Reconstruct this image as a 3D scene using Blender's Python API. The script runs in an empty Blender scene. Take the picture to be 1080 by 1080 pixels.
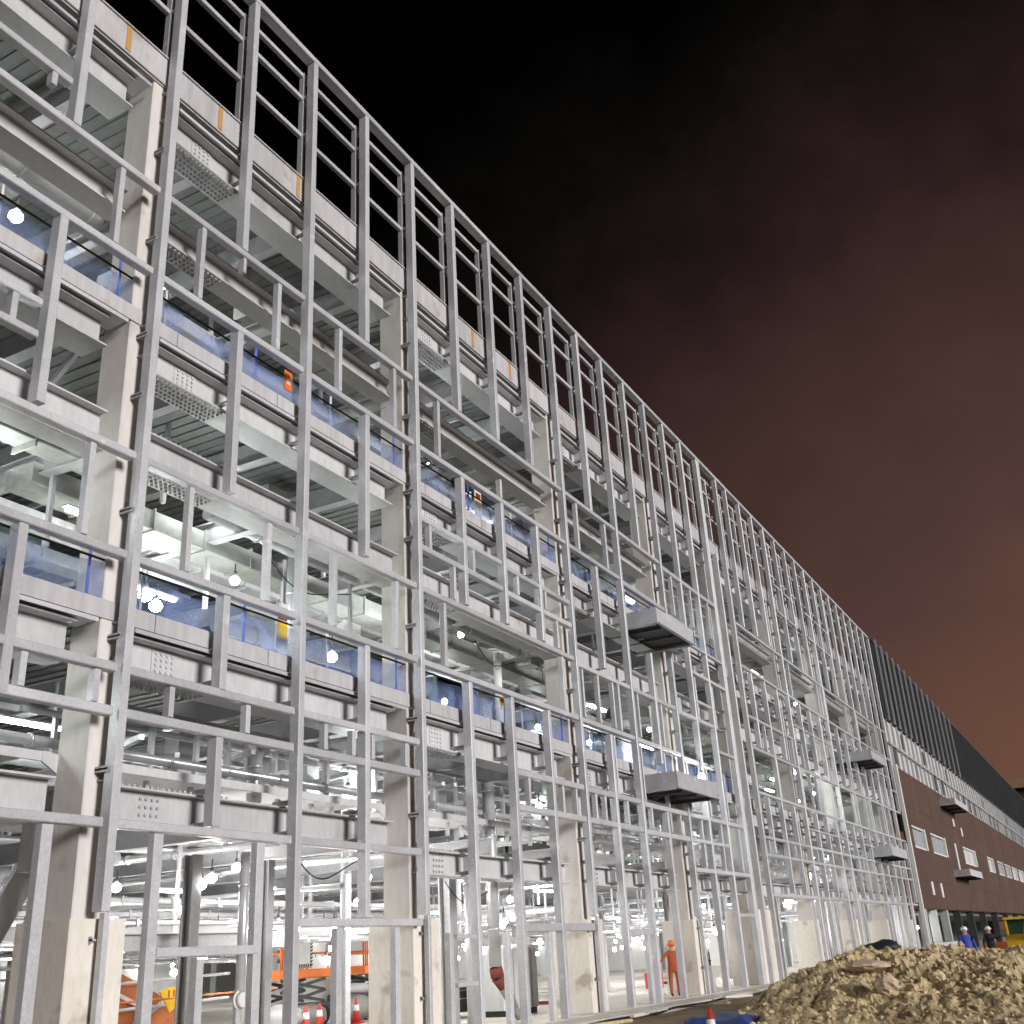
import bpy, math, random
from mathutils import Vector, Matrix, noise
random.seed(7)
SC = bpy.context.scene
COL = SC.collection
E = 1.7                       # eye height: all building heights below are measured from the eye and shifted by E
R = math.radians

# ------------------------------------------------------------------ camera
cd = bpy.data.cameras.new("camera")
cd.sensor_width = 36.0
cd.lens = 1124.0 / 1080.0 * 36.0
cd.clip_start = 0.1
cd.clip_end = 3000
cam = bpy.data.objects.new("camera", cd)
COL.objects.link(cam)
ax_r = Vector((0.48086003, -0.87519864, -0.05292414))
ax_d = Vector((0.31330438, 0.22788719, -0.92190444))
ax_f = Vector((0.81891025, 0.42672563, 0.3837854))
m = Matrix((ax_r, -ax_d, -ax_f)).transposed().to_4x4()
m.translation = Vector((0, -13.7, E))
cam.matrix_world = m
SC.camera = cam
CAMPOS = Vector((0, -13.7, E))

# ------------------------------------------------------------------ world: night sky with the town's brown glow low down the street
W = bpy.data.worlds.new("World")
SC.world = W
W.use_nodes = True
nt = W.node_tree
nt.nodes.clear()
out = nt.nodes.new("ShaderNodeOutputWorld")
bg = nt.nodes.new("ShaderNodeBackground")
tc = nt.nodes.new("ShaderNodeTexCoord")
dot = nt.nodes.new("ShaderNodeVectorMath"); dot.operation = 'DOT_PRODUCT'
gdir = (ax_r * 900 + ax_d * 360 + ax_f * 1124); gdir = Vector((gdir.x, gdir.y, gdir.z * 1.3)).normalized()
dot.inputs[1].default_value = gdir
ns = nt.nodes.new("ShaderNodeTexNoise"); ns.inputs["Scale"].default_value = 4.2; ns.inputs["Detail"].default_value = 7; ns.inputs["Roughness"].default_value = .62
ma = nt.nodes.new("ShaderNodeMath"); ma.operation = 'MULTIPLY_ADD'; ma.inputs[1].default_value = 0.30
acos = nt.nodes.new("ShaderNodeMath"); acos.operation = 'ARCCOSINE'
mr = nt.nodes.new("ShaderNodeMapRange"); mr.inputs[1].default_value = 0.0; mr.inputs[2].default_value = 1.2
ramp = nt.nodes.new("ShaderNodeValToRGB")
for i, (p, c) in enumerate([(0.0, (.165, .080, .052)), (.20, (.142, .069, .046)), (.355, (.084, .0435, .038)), (.52, (.049, .0255, .0215)), (.60, (.029, .0142, .0142)),
                            (.645, (.0195, .0092, .0110)), (.69, (.0110, .0066, .0066)), (.74, (.0042, .0036, .0030)), (.82, (.0005, .0005, .0005)), (1.0, (.0003, .0003, .0003))]):
    el = ramp.color_ramp.elements[i] if i < 2 else ramp.color_ramp.elements.new(p)
    el.position = p; el.color = (*c, 1)
sub = nt.nodes.new("ShaderNodeMath"); sub.operation = 'SUBTRACT'; sub.inputs[1].default_value = 0.15
L = nt.links.new
sq = nt.nodes.new("ShaderNodeVectorMath"); sq.operation = 'MULTIPLY'; sq.inputs[1].default_value = (1, 1, 1.3)
nm_ = nt.nodes.new("ShaderNodeVectorMath"); nm_.operation = 'NORMALIZE'
L(tc.outputs["Generated"], sq.inputs[0]); L(sq.outputs[0], nm_.inputs[0]); L(nm_.outputs[0], dot.inputs[0]); L(dot.outputs["Value"], acos.inputs[0])
L(tc.outputs["Generated"], ns.inputs["Vector"])
L(ns.outputs["Fac"], ma.inputs[0]); L(acos.outputs[0], ma.inputs[2]); L(ma.outputs[0], sub.inputs[0])
L(sub.outputs[0], mr.inputs[0]); L(mr.outputs[0], ramp.inputs[0]); L(ramp.outputs[0], bg.inputs[0]); L(bg.outputs[0], out.inputs[0])
bg.inputs[1].default_value = 1.0

# ------------------------------------------------------------------ the site floodlights: one soft directional lamp from the yard side
sd = bpy.data.lights.new("yard_floodlight", 'SUN')
sd.energy = 3.75; sd.angle = R(17); sd.color = (1.0, .97, .955)
sun = bpy.data.objects.new("yard_floodlight", sd); COL.objects.link(sun)
sun_from = Vector((-0.24, -1.0, 0.27))
sun.rotation_euler = sun_from.to_track_quat('Z', 'Y').to_euler()
sun.location = (-20, -60, 40)

SC.view_settings.view_transform = 'Standard'; SC.view_settings.look = 'None'
SC.view_settings.exposure = 0.0; SC.view_settings.gamma = 1.0
cy = SC.cycles
cy.use_denoising = True
cy.max_bounces = 6; cy.diffuse_bounces = 3; cy.glossy_bounces = 3; cy.transparent_max_bounces = 12; cy.transmission_bounces = 3
cy.sample_clamp_indirect = 6.0; cy.caustics_reflective = False; cy.caustics_refractive = False
try: cy.use_light_tree = True
except Exception: pass

# ------------------------------------------------------------------ materials
def mat(name, col, col2=None, rough=.55, metal=0.0, scale=2.0, fine=18.0, amt=.5, stretch=None, bump=0.0, emit=None, estr=0.0, spots=None, spec=.4, rv=0.0):
    M = bpy.data.materials.new(name); M.use_nodes = True
    t = M.node_tree; b = t.nodes["Principled BSDF"]
    b.inputs["Roughness"].default_value = rough; b.inputs["Metallic"].default_value = metal
    b.inputs["Specular IOR Level"].default_value = spec
    b.inputs["Base Color"].default_value = (*col, 1)
    if emit:
        b.inputs["Emission Color"].default_value = (*emit, 1); b.inputs["Emission Strength"].default_value = estr
    if col2:
        c = t.nodes.new("ShaderNodeTexCoord"); mp = t.nodes.new("ShaderNodeMapping")
        if stretch: mp.inputs["Scale"].default_value = stretch
        t.links.new(c.outputs["Object"], mp.inputs[0])
        n1 = t.nodes.new("ShaderNodeTexNoise"); n1.inputs["Scale"].default_value = scale; n1.inputs["Detail"].default_value = 4
        n2 = t.nodes.new("ShaderNodeTexNoise"); n2.inputs["Scale"].default_value = fine; n2.inputs["Detail"].default_value = 3
        for n in (n1, n2): t.links.new(mp.outputs[0], n.inputs["Vector"])
        mx = t.nodes.new("ShaderNodeMath"); mx.operation = 'MULTIPLY_ADD'; mx.inputs[1].default_value = amt
        t.links.new(n2.outputs["Fac"], mx.inputs[0]); 
        ml = t.nodes.new("ShaderNodeMath"); ml.operation = 'MULTIPLY'; ml.inputs[1].default_value = 1 - amt
        t.links.new(n1.outputs["Fac"], ml.inputs[0]); t.links.new(ml.outputs[0], mx.inputs[2])
        rp = t.nodes.new("ShaderNodeValToRGB")
        rp.color_ramp.elements[0].position = .30; rp.color_ramp.elements[0].color = (*col2, 1)
        rp.color_ramp.elements[1].position = .66; rp.color_ramp.elements[1].color = (*col, 1)
        t.links.new(mx.outputs[0], rp.inputs[0])
        src = rp.outputs[0]
        if spots:
            n3 = t.nodes.new("ShaderNodeTexNoise"); n3.inputs["Scale"].default_value = spots[1]; n3.inputs["Detail"].default_value = 6
            t.links.new(c.outputs["Object"], n3.inputs["Vector"])
            r3 = t.nodes.new("ShaderNodeValToRGB"); r3.color_ramp.elements[0].position = spots[2]; r3.color_ramp.elements[1].position = spots[2] + .1
            t.links.new(n3.outputs["Fac"], r3.inputs[0])
            mm = t.nodes.new("ShaderNodeMix"); mm.data_type = 'RGBA'
            t.links.new(r3.outputs[0], mm.inputs[0]); t.links.new(src, mm.inputs[6]); mm.inputs[7].default_value = (*spots[0], 1)
            src = mm.outputs[2]
        if rv:
            oi = t.nodes.new("ShaderNodeObjectInfo"); mrr = t.nodes.new("ShaderNodeMapRange"); mrr.inputs[3].default_value = 1 - rv; mrr.inputs[4].default_value = 1 + rv * .5
            t.links.new(oi.outputs["Random"], mrr.inputs[0]); vm = t.nodes.new("ShaderNodeVectorMath"); vm.operation = 'SCALE'
            t.links.new(src, vm.inputs[0]); t.links.new(mrr.outputs[0], vm.inputs[3]); src = vm.outputs[0]
        t.links.new(src, b.inputs["Base Color"])
        if bump:
            bp = t.nodes.new("ShaderNodeBump"); bp.inputs["Strength"].default_value = bump; bp.inputs["Distance"].default_value = .05
            t.links.new(mx.outputs[0], bp.inputs["Height"]); t.links.new(bp.outputs[0], b.inputs["Normal"])
    return M

M = {}
M['zinc'] = mat('galvanised_steel', (.63, .63, .655), (.45, .45, .475), rough=.46, metal=.15, scale=1.6, fine=20, amt=.5, rv=.16, spots=((.74, .74, .75), 2.6, .64))
M['zinc_dimmed'] = mat('galvanised_steel_dimmed', (.44, .44, .46), (.32, .32, .34), rough=.5, metal=.15, scale=1.1, fine=14, amt=.5)  # darker copy of the steel, weaker far light put into colour; unassigned
M['beam'] = mat('primed_beam', (.61, .61, .62), (.46, .46, .47), rough=.6, scale=.8, fine=9, amt=.5, stretch=(1, 1, .35), spots=((.40, .37, .35), .9, .61), rv=.12)
M['flange'] = mat('primed_flange', (.46, .46, .47), (.34, .34, .35), rough=.6, scale=1, fine=10)
M['paint'] = mat('fireproofed_column', (.68, .645, .615), (.54, .51, .485), rough=.75, scale=.7, fine=8, amt=.4, stretch=(1, 1, .3), spots=((.47, .43, .40), 1.0, .59), rv=.1)
M['concrete'] = mat('pale_concrete', (.78, .73, .665), (.62, .57, .515), rough=.85, scale=.9, fine=12, amt=.45, stretch=(1, 1, .35), bump=.15, spots=((.46, .41, .35), 1.6, .60), rv=.1)
M['edge'] = mat('slab_edge_concrete', (.56, .545, .555), (.41, .40, .41), rough=.85, scale=1.2, fine=7, amt=.6, stretch=(1, 1, .15), spots=((.42, .36, .33), 1.3, .60), rv=.14)
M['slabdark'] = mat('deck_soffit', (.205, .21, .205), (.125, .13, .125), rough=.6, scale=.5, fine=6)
M['teal'] = mat('green_grey_lining', (.20, .27, .26), (.14, .19, .185), rough=.6, scale=.4, fine=5)
M['floor'] = mat('site_floor_concrete', (.62, .58, .52), (.44, .41, .37), rough=.7, scale=.35, fine=3, spots=((.30, .26, .22), .5, .6))
M['duct'] = mat('bright_ductwork', (.72, .73, .75), (.58, .59, .61), rough=.3, metal=.55, scale=.7, fine=6)
M['oldduct'] = mat('dull_ductwork', (.40, .41, .39), (.26, .265, .25), rough=.5, metal=.2, scale=.7, fine=6)
M['white'] = mat('white_board', (.74, .74, .73), (.62, .62, .61), rough=.7, scale=.6, fine=4)
M['stud'] = mat('light_gauge_stud', (.68, .69, .70), (.55, .55, .57), rough=.45, metal=.2, scale=1, fine=9)
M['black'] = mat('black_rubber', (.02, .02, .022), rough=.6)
M['dark'] = mat('dark_sheet', (.075, .077, .082), (.042, .044, .047), rough=.6, scale=.3, fine=4, stretch=(1, 1, .3))
M['lamp'] = mat('lamp_glow', (1, 1, 1), emit=(1, .98, .95), estr=135)
M['lampup'] = mat('lamp_glow_upper', (1, 1, 1), emit=(.93, 1, .98), estr=185)
M['strip'] = mat('strip_glow', (1, 1, 1), emit=(.97, 1, 1), estr=34)
M['stripup'] = mat('strip_glow_upper', (1, 1, 1), emit=(.92, 1, .97), estr=70)
M['brown'] = mat('brown_cladding', (.118, .072, .057), (.086, .054, .045), rough=.6, scale=.12, fine=.7, amt=.35, spots=((.135, .095, .076), .35, .6))
M['sheath'] = mat('white_sheathing', (.60, .60, .59), (.44, .44, .43), rough=.7, scale=.5, fine=4)
M['orange'] = mat('orange_paint', (.80, .20, .03), (.62, .14, .02), rough=.45, scale=2, fine=10)
M['rust'] = mat('rust_orange_plate', (.42, .13, .04), (.26, .075, .03), rough=.7, scale=1.3, fine=9)
M['yellow'] = mat('yellow_paint', (.85, .55, .02), (.66, .40, .02), rough=.4, scale=2, fine=9)
M['red'] = mat('red_plastic', (.45, .04, .03), rough=.4)
M['maroon'] = mat('brown_canvas', (.20, .045, .03), (.12, .03, .02), rough=.8, scale=4, fine=18)
M['greycanvas'] = mat('grey_canvas', (.26, .25, .23), (.17, .165, .15), rough=.85, scale=4, fine=18)
M['tank'] = mat('grey_tank_sheet', (.52, .53, .52), (.36, .37, .36), rough=.5, metal=.15, scale=.9, fine=6, stretch=(1, 1, .3))
M['tarp'] = mat('blue_tarpaulin', (.035, .075, .26), (.02, .04, .14), rough=.4, scale=3, fine=9, bump=.5)
M['bluejacket'] = mat('blue_cloth', (.05, .08, .42), rough=.8)
M['darkcloth'] = mat('dark_cloth', (.02, .02, .03), rough=.85)
M['palecloth'] = mat('pale_trousers', (.45, .46, .45), rough=.85)
M['orangecloth'] = mat('orange_cloth', (.42, .10, .035), (.24, .055, .02), rough=.8, scale=6, fine=20)
M['skin'] = mat('skin', (.45, .26, .18), rough=.6)
M['helmet'] = mat('white_helmet', (.8, .8, .78), rough=.3)
M['rope'] = mat('black_rope', (.015, .015, .02), rough=.8)
M['blue'] = mat('blue_post_paint', (.10, .16, .62), rough=.5)
M['glass'] = mat('dark_green_glass', (.03, .07, .05), rough=.08)
M['litpane'] = mat('lit_window', (.45, .45, .45), emit=(.85, .84, .83), estr=.16)
M['soil'] = mat('dug_soil', (.68, .545, .325), (.36, .265, .145), rough=.95, scale=1.1, fine=10, amt=.55, bump=.9, spots=((.30, .22, .13), .8, .58))
M['clod'] = mat('soil_clod', (.70, .58, .38), (.40, .30, .17), rough=.95, scale=2.2, fine=10, amt=.5, bump=.8)
M['palerock'] = mat('pale_clay_lump', (.62, .49, .37), (.46, .35, .25), rough=.95, scale=2, fine=10, amt=.5, bump=.6)
M['ground'] = mat('muddy_ground', (.27, .195, .125), (.13, .09, .055), rough=.95, scale=.35, fine=2.2, amt=.5, bump=.8)
M['signred'] = mat('sign_dark_red', (.22, .03, .01), rough=.5)

def net_material():
    Mn = bpy.data.materials.new('blue_net'); Mn.use_nodes = True
    t = Mn.node_tree; t.nodes.clear()
    o = t.nodes.new("ShaderNodeOutputMaterial"); mx = t.nodes.new("ShaderNodeMixShader"); tr = t.nodes.new("ShaderNodeBsdfTransparent")
    add = t.nodes.new("ShaderNodeMixShader"); d = t.nodes.new("ShaderNodeBsdfDiffuse"); tl = t.nodes.new("ShaderNodeBsdfTranslucent")
    tr.inputs[0].default_value = (.90, .93, 1, 1)
    d.inputs[0].default_value = (.34, .42, .74, 1); tl.inputs[0].default_value = (.34, .44, .80, 1)
    t.links.new(d.outputs[0], add.inputs[1]); t.links.new(tl.outputs[0], add.inputs[2])
    c = t.nodes.new("ShaderNodeTexCoord"); n = t.nodes.new("ShaderNodeTexNoise"); n.inputs["Scale"].default_value = 1.4; n.inputs["Detail"].default_value = 3
    t.links.new(c.outputs["Object"], n.inputs["Vector"])
    r = t.nodes.new("ShaderNodeMapRange"); r.inputs[1].default_value = .35; r.inputs[2].default_value = .65; r.inputs[3].default_value = .10; r.inputs[4].default_value = .52
    t.links.new(n.outputs["Fac"], r.inputs[0]); t.links.new(r.outputs[0], mx.inputs[0])
    t.links.new(tr.outputs[0], mx.inputs[1]); t.links.new(add.outputs[0], mx.inputs[2]); t.links.new(mx.outputs[0], o.inputs[0])
    return Mn
M['net'] = net_material()

# ------------------------------------------------------------------ mesh helper
class MB:
    def __init__(self): self.v = []; self.f = []; self.s = []
    def quadbox(self, pts, skip=()):
        b = len(self.v); self.v += [tuple(p) for p in pts]
        for i, q in enumerate(((0, 3, 2, 1), (4, 5, 6, 7), (0, 1, 5, 4), (1, 2, 6, 5), (2, 3, 7, 6), (3, 0, 4, 7))):
            self.f.append(tuple(b + j for j in q)); self.s.append(False)
        return self
    def box(self, x0, x1, y0, y1, z0, z1):
        return self.quadbox([(x0, y0, z0), (x1, y0, z0), (x1, y1, z0), (x0, y1, z0), (x0, y0, z1), (x1, y0, z1), (x1, y1, z1), (x0, y1, z1)])
    def cbox(self, x0, x1, y0, y1, z0, z1, axis, c=.014):
        # box with chamfered long edges along axis
        def ring(a0, a1, b0, b1):
            return [(a0 + c, b0), (a1 - c, b0), (a1, b0 + c), (a1, b1 - c), (a1 - c, b1), (a0 + c, b1), (a0, b1 - c), (a0, b0 + c)]
        if axis == 'z': rg = ring(x0, x1, y0, y1); lo = [(p, q, z0) for p, q in rg]; hi = [(p, q, z1) for p, q in rg]
        elif axis == 'x': rg = ring(y0, y1, z0, z1); lo = [(x0, p, q) for p, q in rg]; hi = [(x1, p, q) for p, q in rg]
        else: rg = ring(z0, z1, x0, x1); lo = [(q, y0, p) for p, q in rg]; hi = [(q, y1, p) for p, q in rg]
        return self.loft(lo, hi)
    def loft(self, lo, hi, smooth=False, caps=True):
        n = len(lo); b = len(self.v); self.v += lo + hi
        for i in range(n):
            j = (i + 1) % n
            self.f.append((b + i, b + j, b + n + j, b + n + i)); self.s.append(smooth)
        if caps:
            self.f.append(tuple(b + i for i in reversed(range(n)))); self.s.append(False)
            self.f.append(tuple(b + n + i for i in range(n))); self.s.append(False)
        return self
    def tube(self, p0, p1, r, r1=None, n=10):
        p0 = Vector(p0); p1 = Vector(p1); d = (p1 - p0).normalized(); r1 = r if r1 is None else r1
        u = d.cross(Vector((0, 0, 1)) if abs(d.z) < .9 else Vector((1, 0, 0))).normalized(); w = d.cross(u)
        cs = [(math.cos(2 * math.pi * i / n), math.sin(2 * math.pi * i / n)) for i in range(n)]
        return self.loft([tuple(p0 + (u * c + w * s) * r) for c, s in cs], [tuple(p1 + (u * c + w * s) * r1) for c, s in cs], True)
    def bar(self, p0, p1, w, h):
        p0 = Vector(p0); p1 = Vector(p1); d = (p1 - p0).normalized()
        u = d.cross(Vector((0, 0, 1)) if abs(d.z) < .95 else Vector((1, 0, 0))).normalized() * (w / 2); k = u.cross(d).normalized() * (h / 2)
        return self.loft([tuple(p0 - u - k), tuple(p0 + u - k), tuple(p0 + u + k), tuple(p0 - u + k)], [tuple(p1 - u - k), tuple(p1 + u - k), tuple(p1 + u + k), tuple(p1 - u + k)])
    def chain(self, pts, rs, n=10):
        for a, b, r0, r1 in zip(pts, pts[1:], rs, rs[1:]): self.tube(a, b, r0, r1, n)
        return self
    def prism(self, poly, y0, y1):   # poly in xz
        return self.loft([(x, y0, z) for x, z in poly], [(x, y1, z) for x, z in poly])
    def blob(self, c, rx, ry, rz, seed=0, amp=.25, n=8, m=6):
        b = len(self.v); c = Vector(c)
        for i in range(m + 1):
            th = math.pi * i / m
            for j in range(n):
                ph = 2 * math.pi * j / n
                d = Vector((math.sin(th) * math.cos(ph), math.sin(th) * math.sin(ph), math.cos(th)))
                k = 1 + amp * noise.noise(d * 1.7 + Vector((seed * 3.1, seed * 1.7, seed)))+ amp * .5 * noise.noise(d * 4 + Vector((seed, 0, 0)))
                self.v.append((c.x + d.x * rx * k, c.y + d.y * ry * k, c.z + d.z * rz * k))
        for i in range(m):
            for j in range(n):
                q = (b + i * n + j, b + (i + 1) * n + j, b + (i + 1) * n + (j + 1) % n, b + i * n + (j + 1) % n)
                self.f.append(q); self.s.append(amp < .1)
        return self
    def build(self, name, mt, parent=None, local=False, kind=None):
        """eye-level coordinates -> world (z + E) unless local"""
        me = bpy.data.meshes.new(name)
        me.from_pydata(self.v if local else [(x, y, z + E) for x, y, z in self.v], [], self.f)
        me.polygons.foreach_set("use_smooth", self.s); me.update()
        me.materials.append(M[mt] if isinstance(mt, str) else mt)
        o = bpy.data.objects.new(name, me); COL.objects.link(o)
        if parent is not None:
            o.parent = parent
            if not local: o.location = -wpos(parent)
        if kind: o['kind'] = kind
        return o

def wpos(o):
    p = Vector((0, 0, 0))
    while o is not None: p += o.location; o = o.parent
    return p
def tag(o, label, cat, group=None, kind=None):
    o['label'] = label; o['category'] = cat
    if group: o['group'] = group
    if kind: o['kind'] = kind
    return o
def thing(name, label, cat, loc=(0, 0, 0), group=None, rotz=0):
    o = bpy.data.objects.new(name, None); COL.objects.link(o); o.location = loc; o.rotation_euler.z = rotz; o.empty_display_size = .2
    return tag(o, label, cat, group)
def dup(root, loc, label=None, group=None, rotz=0):
    r = root.copy(); COL.objects.link(r); r.location = loc; r.rotation_euler.z = rotz
    if label: r['label'] = label
    if group: r['group'] = group
    def rec(src, dst):
        for ch in list(src.children):
            c = ch.copy(); COL.objects.link(c); c.parent = dst; rec(ch, c)
    rec(root, r)
    return r
def parts(name, specs, parent, limit=100):
    """specs: (centre, function that fills an MB, material). nearest become parts, the rest one part."""
    specs = sorted(specs, key=lambda s: (Vector((s[0][0], s[0][1], s[0][2] + E)) - CAMPOS).length)
    for c, fn, mt in specs[:limit]:
        b = MB(); fn(b); b.build(name, mt, parent)
    if len(specs) > limit:
        b = MB()
        for c, fn, mt in specs[limit:]: fn(b)
        b.build(name, specs[-1][2], parent, kind='stuff')

# ------------------------------------------------------------------ ground
g = MB()
NX, NY = 120, 40
xs = [-30 + 420 * (i / NX) ** 1.6 for i in range(NX + 1)]; ys = [-160 + 158.9 * (1 - (1 - j / NY) ** 1.8) for j in range(NY + 1)]
for y in ys:
    for x in xs:
        g.v.append((x, y, -1.76 + .07 * noise.noise(Vector((x * .35, y * .35, 0))) + .03 * noise.noise(Vector((x * 1.3, y * 1.3, 3)))))
for j in range(NY):
    for i in range(NX):
        a = j * (NX + 1) + i
        g.f.append((a, a + 1, a + NX + 2, a + NX + 1)); g.s.append(True)
g.v += [(-600, -600, -1.9), (1500, -600, -1.9), (1500, 900, -1.9), (-600, 900, -1.9)]
n_ = len(g.v); g.f.append((n_ - 4, n_ - 3, n_ - 2, n_ - 1)); g.s.append(False)
o = g.build('ground', 'ground'); o['kind'] = 'structure'
a = MB(); a.cbox(-14, 262, -1.1, .0 - .004, -1.95, -1.62, 'x', .03)
o = a.build('pavement', 'floor'); o['kind'] = 'structure'

# ------------------------------------------------------------------ the open building
B = thing('steel_framed_building', 'unclad grey steel building under construction, open facade grid running off to the right', 'building', (12.1, 0, 0))
END = 86.5
def Xk(k): return 12.21 + 2.25 * k

# columns: front edge row (measured) and inner rows
FRONT = [(2.95, .68), (11.93, .68), (21.1, .68), (30.08, .68), (39.05, .68), (46.4, .72), (48.1, .75), (57.0, .68), (66.0, .68), (75.0, .68), (83.9, .68)]
TOPC = 17.4
for x0, w in FRONT:
    y0 = .42
    c = MB(); c.cbox(x0, x0 + w, y0, y0 + .72, .86 if x0 < 46 or x0 > 49 else 1.25, TOPC, 'z', .02)
    co = c.build('column', 'paint', B)
    pd = MB(); pd.cbox(x0 - .2, x0 + w + .2, y0 - .22, y0 + 1.0, -1.61, .855 if x0 < 46 or x0 > 49 else 1.245, 'z', .02); 
    pd.build('pedestal', 'concrete', co)
IY = [13.0, 25.0, 37.0, 49.0]
inner = []
for y in IY:
    for i in range(10):
        x = 3.4 + 9 * i
        inner.append(((x, y, 5), (lambda b, x=x, y=y: b.box(x - .3, x + .3, y - .3, y + .3, -1.6, 17.4)), 'white'))
parts('inner_column', inner, B)

# slabs
SLABS = [(5.62, 5.93), (11.5, 11.8), (17.42, 17.72)]
for z0, z1 in SLABS:
    s = MB(); s.box(-14, END, .42, 60, z0 + .06, z1); so = s.build('floor_slab', 'floor', B)
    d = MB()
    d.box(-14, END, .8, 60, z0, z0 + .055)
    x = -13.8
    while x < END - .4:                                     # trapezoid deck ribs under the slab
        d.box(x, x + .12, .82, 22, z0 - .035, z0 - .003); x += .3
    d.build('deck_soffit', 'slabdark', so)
    e = MB(); x = -13.9
    while x < END - 3:
        e.cbox(x, x + 2.98, .39, .417, z0 - .01, z1 + .012, 'x', .006); x += 3
    e.build('edge_strip', 'edge', so)
g0 = MB(); g0.box(-14, END, -.0, 60, -1.9, -1.605); g0.build('ground_slab', 'floor', B)
# roof upstand: cast panels with joints, some with a faded orange strap
up = []
for i in range(-6, 33):
    x = Xk(i) + .2
    if x > END - 2.2: break
    up.append(((x, .4, 18), (lambda b, x=x: b.cbox(x + .01, x + 2.235, .34, .5, 17.45, 18.14, 'x', .01)), 'edge'))
parts('roof_upstand', up, B)
for x in (11.05, 13.72, 16.45, 8.6, 24.9, 27.3):
    s = MB(); s.box(x, x + .13, .325, .338, 17.5, 18.12); s.build('orange_strap', mat('faded_orange_strap', (.55, .30, .10), (.45, .25, .1), scale=5) if 'strapm' not in M else M['strapm'], B)
    if 'strapm' not in M: M['strapm'] = bpy.data.materials['faded_orange_strap']
s = MB(); s.box(-14, END, .30, .56, 18.145, 18.175); s.build('upstand_capping', 'edge', B)

# edge beams: I section between the columns, with ledge, stiffeners and bolted splices
BAYS = []
fr = [x for x, w in FRONT]
for (x0, w0), (x1, w1) in zip(FRONT, FRONT[1:]):
    BAYS.append((x0 + w0, x1))
BAYS.append((84.8, END))
def ibeam(b, x0, x1, y, z0, z1, fw0, fw1, t=.035):
    b.box(x0, x1, y - .012, y + .012, z0 + t, z1 - t)
    b.box(x0, x1, y - fw0, y + fw1, z0, z0 + t); b.box(x0, x1, y - fw0, y + fw1, z1 - t, z1)
def bolts(b, x0, nx, dx, z0, nz, dz, y):
    for i in range(nx):
        for j in range(nz):
            x = x0 + i * dx; z = z0 + j * dz
            b.tube((x, y, z), (x, y - .03, z), .028, n=6)
def underbolts(b, x0, nx, dx, y0, ny, dy, z):
    for i in range(nx):
        for j in range(ny):
            x = x0 + i * dx; y = y0 + j * dy
            b.tube((x, y, z), (x, y, z - .05), .026, n=6)
MAIN = [(4.82, 5.5), (10.72, 11.36), (16.38, 17.12)]
for bi, (xa, xb) in enumerate(BAYS):
    near = xb < 40
    for lv, (z0, z1) in enumerate(MAIN):
        b = MB(); ibeam(b, xa, xb - .42, .74, z0, z1, .26, .42)
        for k in range(-3, 34):
            x = Xk(k) + .42
            if xa + .3 < x < xb - .8: b.box(x, x + .02, .5, .728, z0 + .036, z1 - .036)
        bo = b.build('edge_beam', 'beam', B)
        l = MB(); l.quadbox([(xa + .02, .37, z1 + .05), (xb - .1, .37, z1 + .05), (xb - .1, .9, z1 + .012), (xa + .02, .9, z1 + .012), (xa + .02, .37, z1 + .08), (xb - .1, .37, z1 + .08), (xb - .1, .9, z1 + .04), (xa + .02, .9, z1 + .04)])
        l.box(xa + .02, xb - .1, .358, .37, z1 + .01, z1 + .085)
        l.build('ledge_angle', 'zinc', bo)
        if near:
            sp = MB()
            sx = xa + .75
            sp.box(sx - .62, sx - .01, .712, .727, z0 + .07, z1 - .07); sp.box(sx + .01, sx + .62, .712, .727, z0 + .07, z1 - .07)
            bolts(sp, sx + .10, 4, .13, z0 + .13, 5, (z1 - z0 - .26) / 4, .711)
            sp.build('splice_plate', 'beam', bo)
            ub = MB(); ub.box(xa + .1, xa + 2.1, .5, 1.1, z0 - .02, z0 - .001)
            underbolts(ub, xa + .2, 17, .11, .54, 5, .125, z0 - .02); ub.build('bolted_splice', 'flange', bo)
LOWER = [((8.62, 9.42), .62), ((13.84, 14.36), .72)]
for bi, (xa, xb) in enumerate(BAYS):
    for (z0, z1), y in LOWER:
        b = MB(); ibeam(b, xa, xb - .3, y, z0, z1, .2, .3)
        bo = b.build('transom_beam', 'beam', B)
        if xb < 40:
            ub = MB(); underbolts(ub, xa + .15, 14, .12, y - .14, 4, .11, z0); 
            bolts(ub, xa + .2, 12, .13, z1 + .03, 1, .1, y - .12); ub.build('flange_bolts', 'flange', bo)
    z0, z1 = (2.3, 2.94) if xb < 22 else (1.84, 2.4)
    b = MB(); ibeam(b, xa, xb - .5, .68, z0, z1, .2, .3)
    for k in range(-3, 34):
        x = Xk(k) + .40
        if xa + .3 < x < xb - .8: b.box(x, x + .02, .48, .668, z0 + .036, z1 - .036)
    bo = b.build('transom_beam', 'beam', B)
    if xb < 40:
        ub = MB(); bolts(ub, xa + .7, 4, .13, z0 + .1, 4, .13, .66); bolts(ub, xa + .2, 20, .13, z1 + .03, 1, .1, .58); ub.build('flange_bolts', 'flange', bo)
    # white walkway channel hung behind the lower floor glazing line
    w = MB(); w.box(xa, xb - .35, 1.05, 1.10, 3.27, 3.42); w.box(xa, xb - .35, 1.10, 2.6, 3.37, 3.40)
    w.quadbox([(xb - .35, 1.04, 3.26), (xb - .05, 1.04, 3.10), (xb - .05, 1.08, 3.10), (xb - .35, 1.08, 3.26), (xb - .35, 1.04, 3.43), (xb - .05, 1.04, 3.40), (xb - .05, 1.08, 3.40), (xb - .35, 1.08, 3.43)])
    w.build('walkway_channel', 'beam', B)

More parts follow.
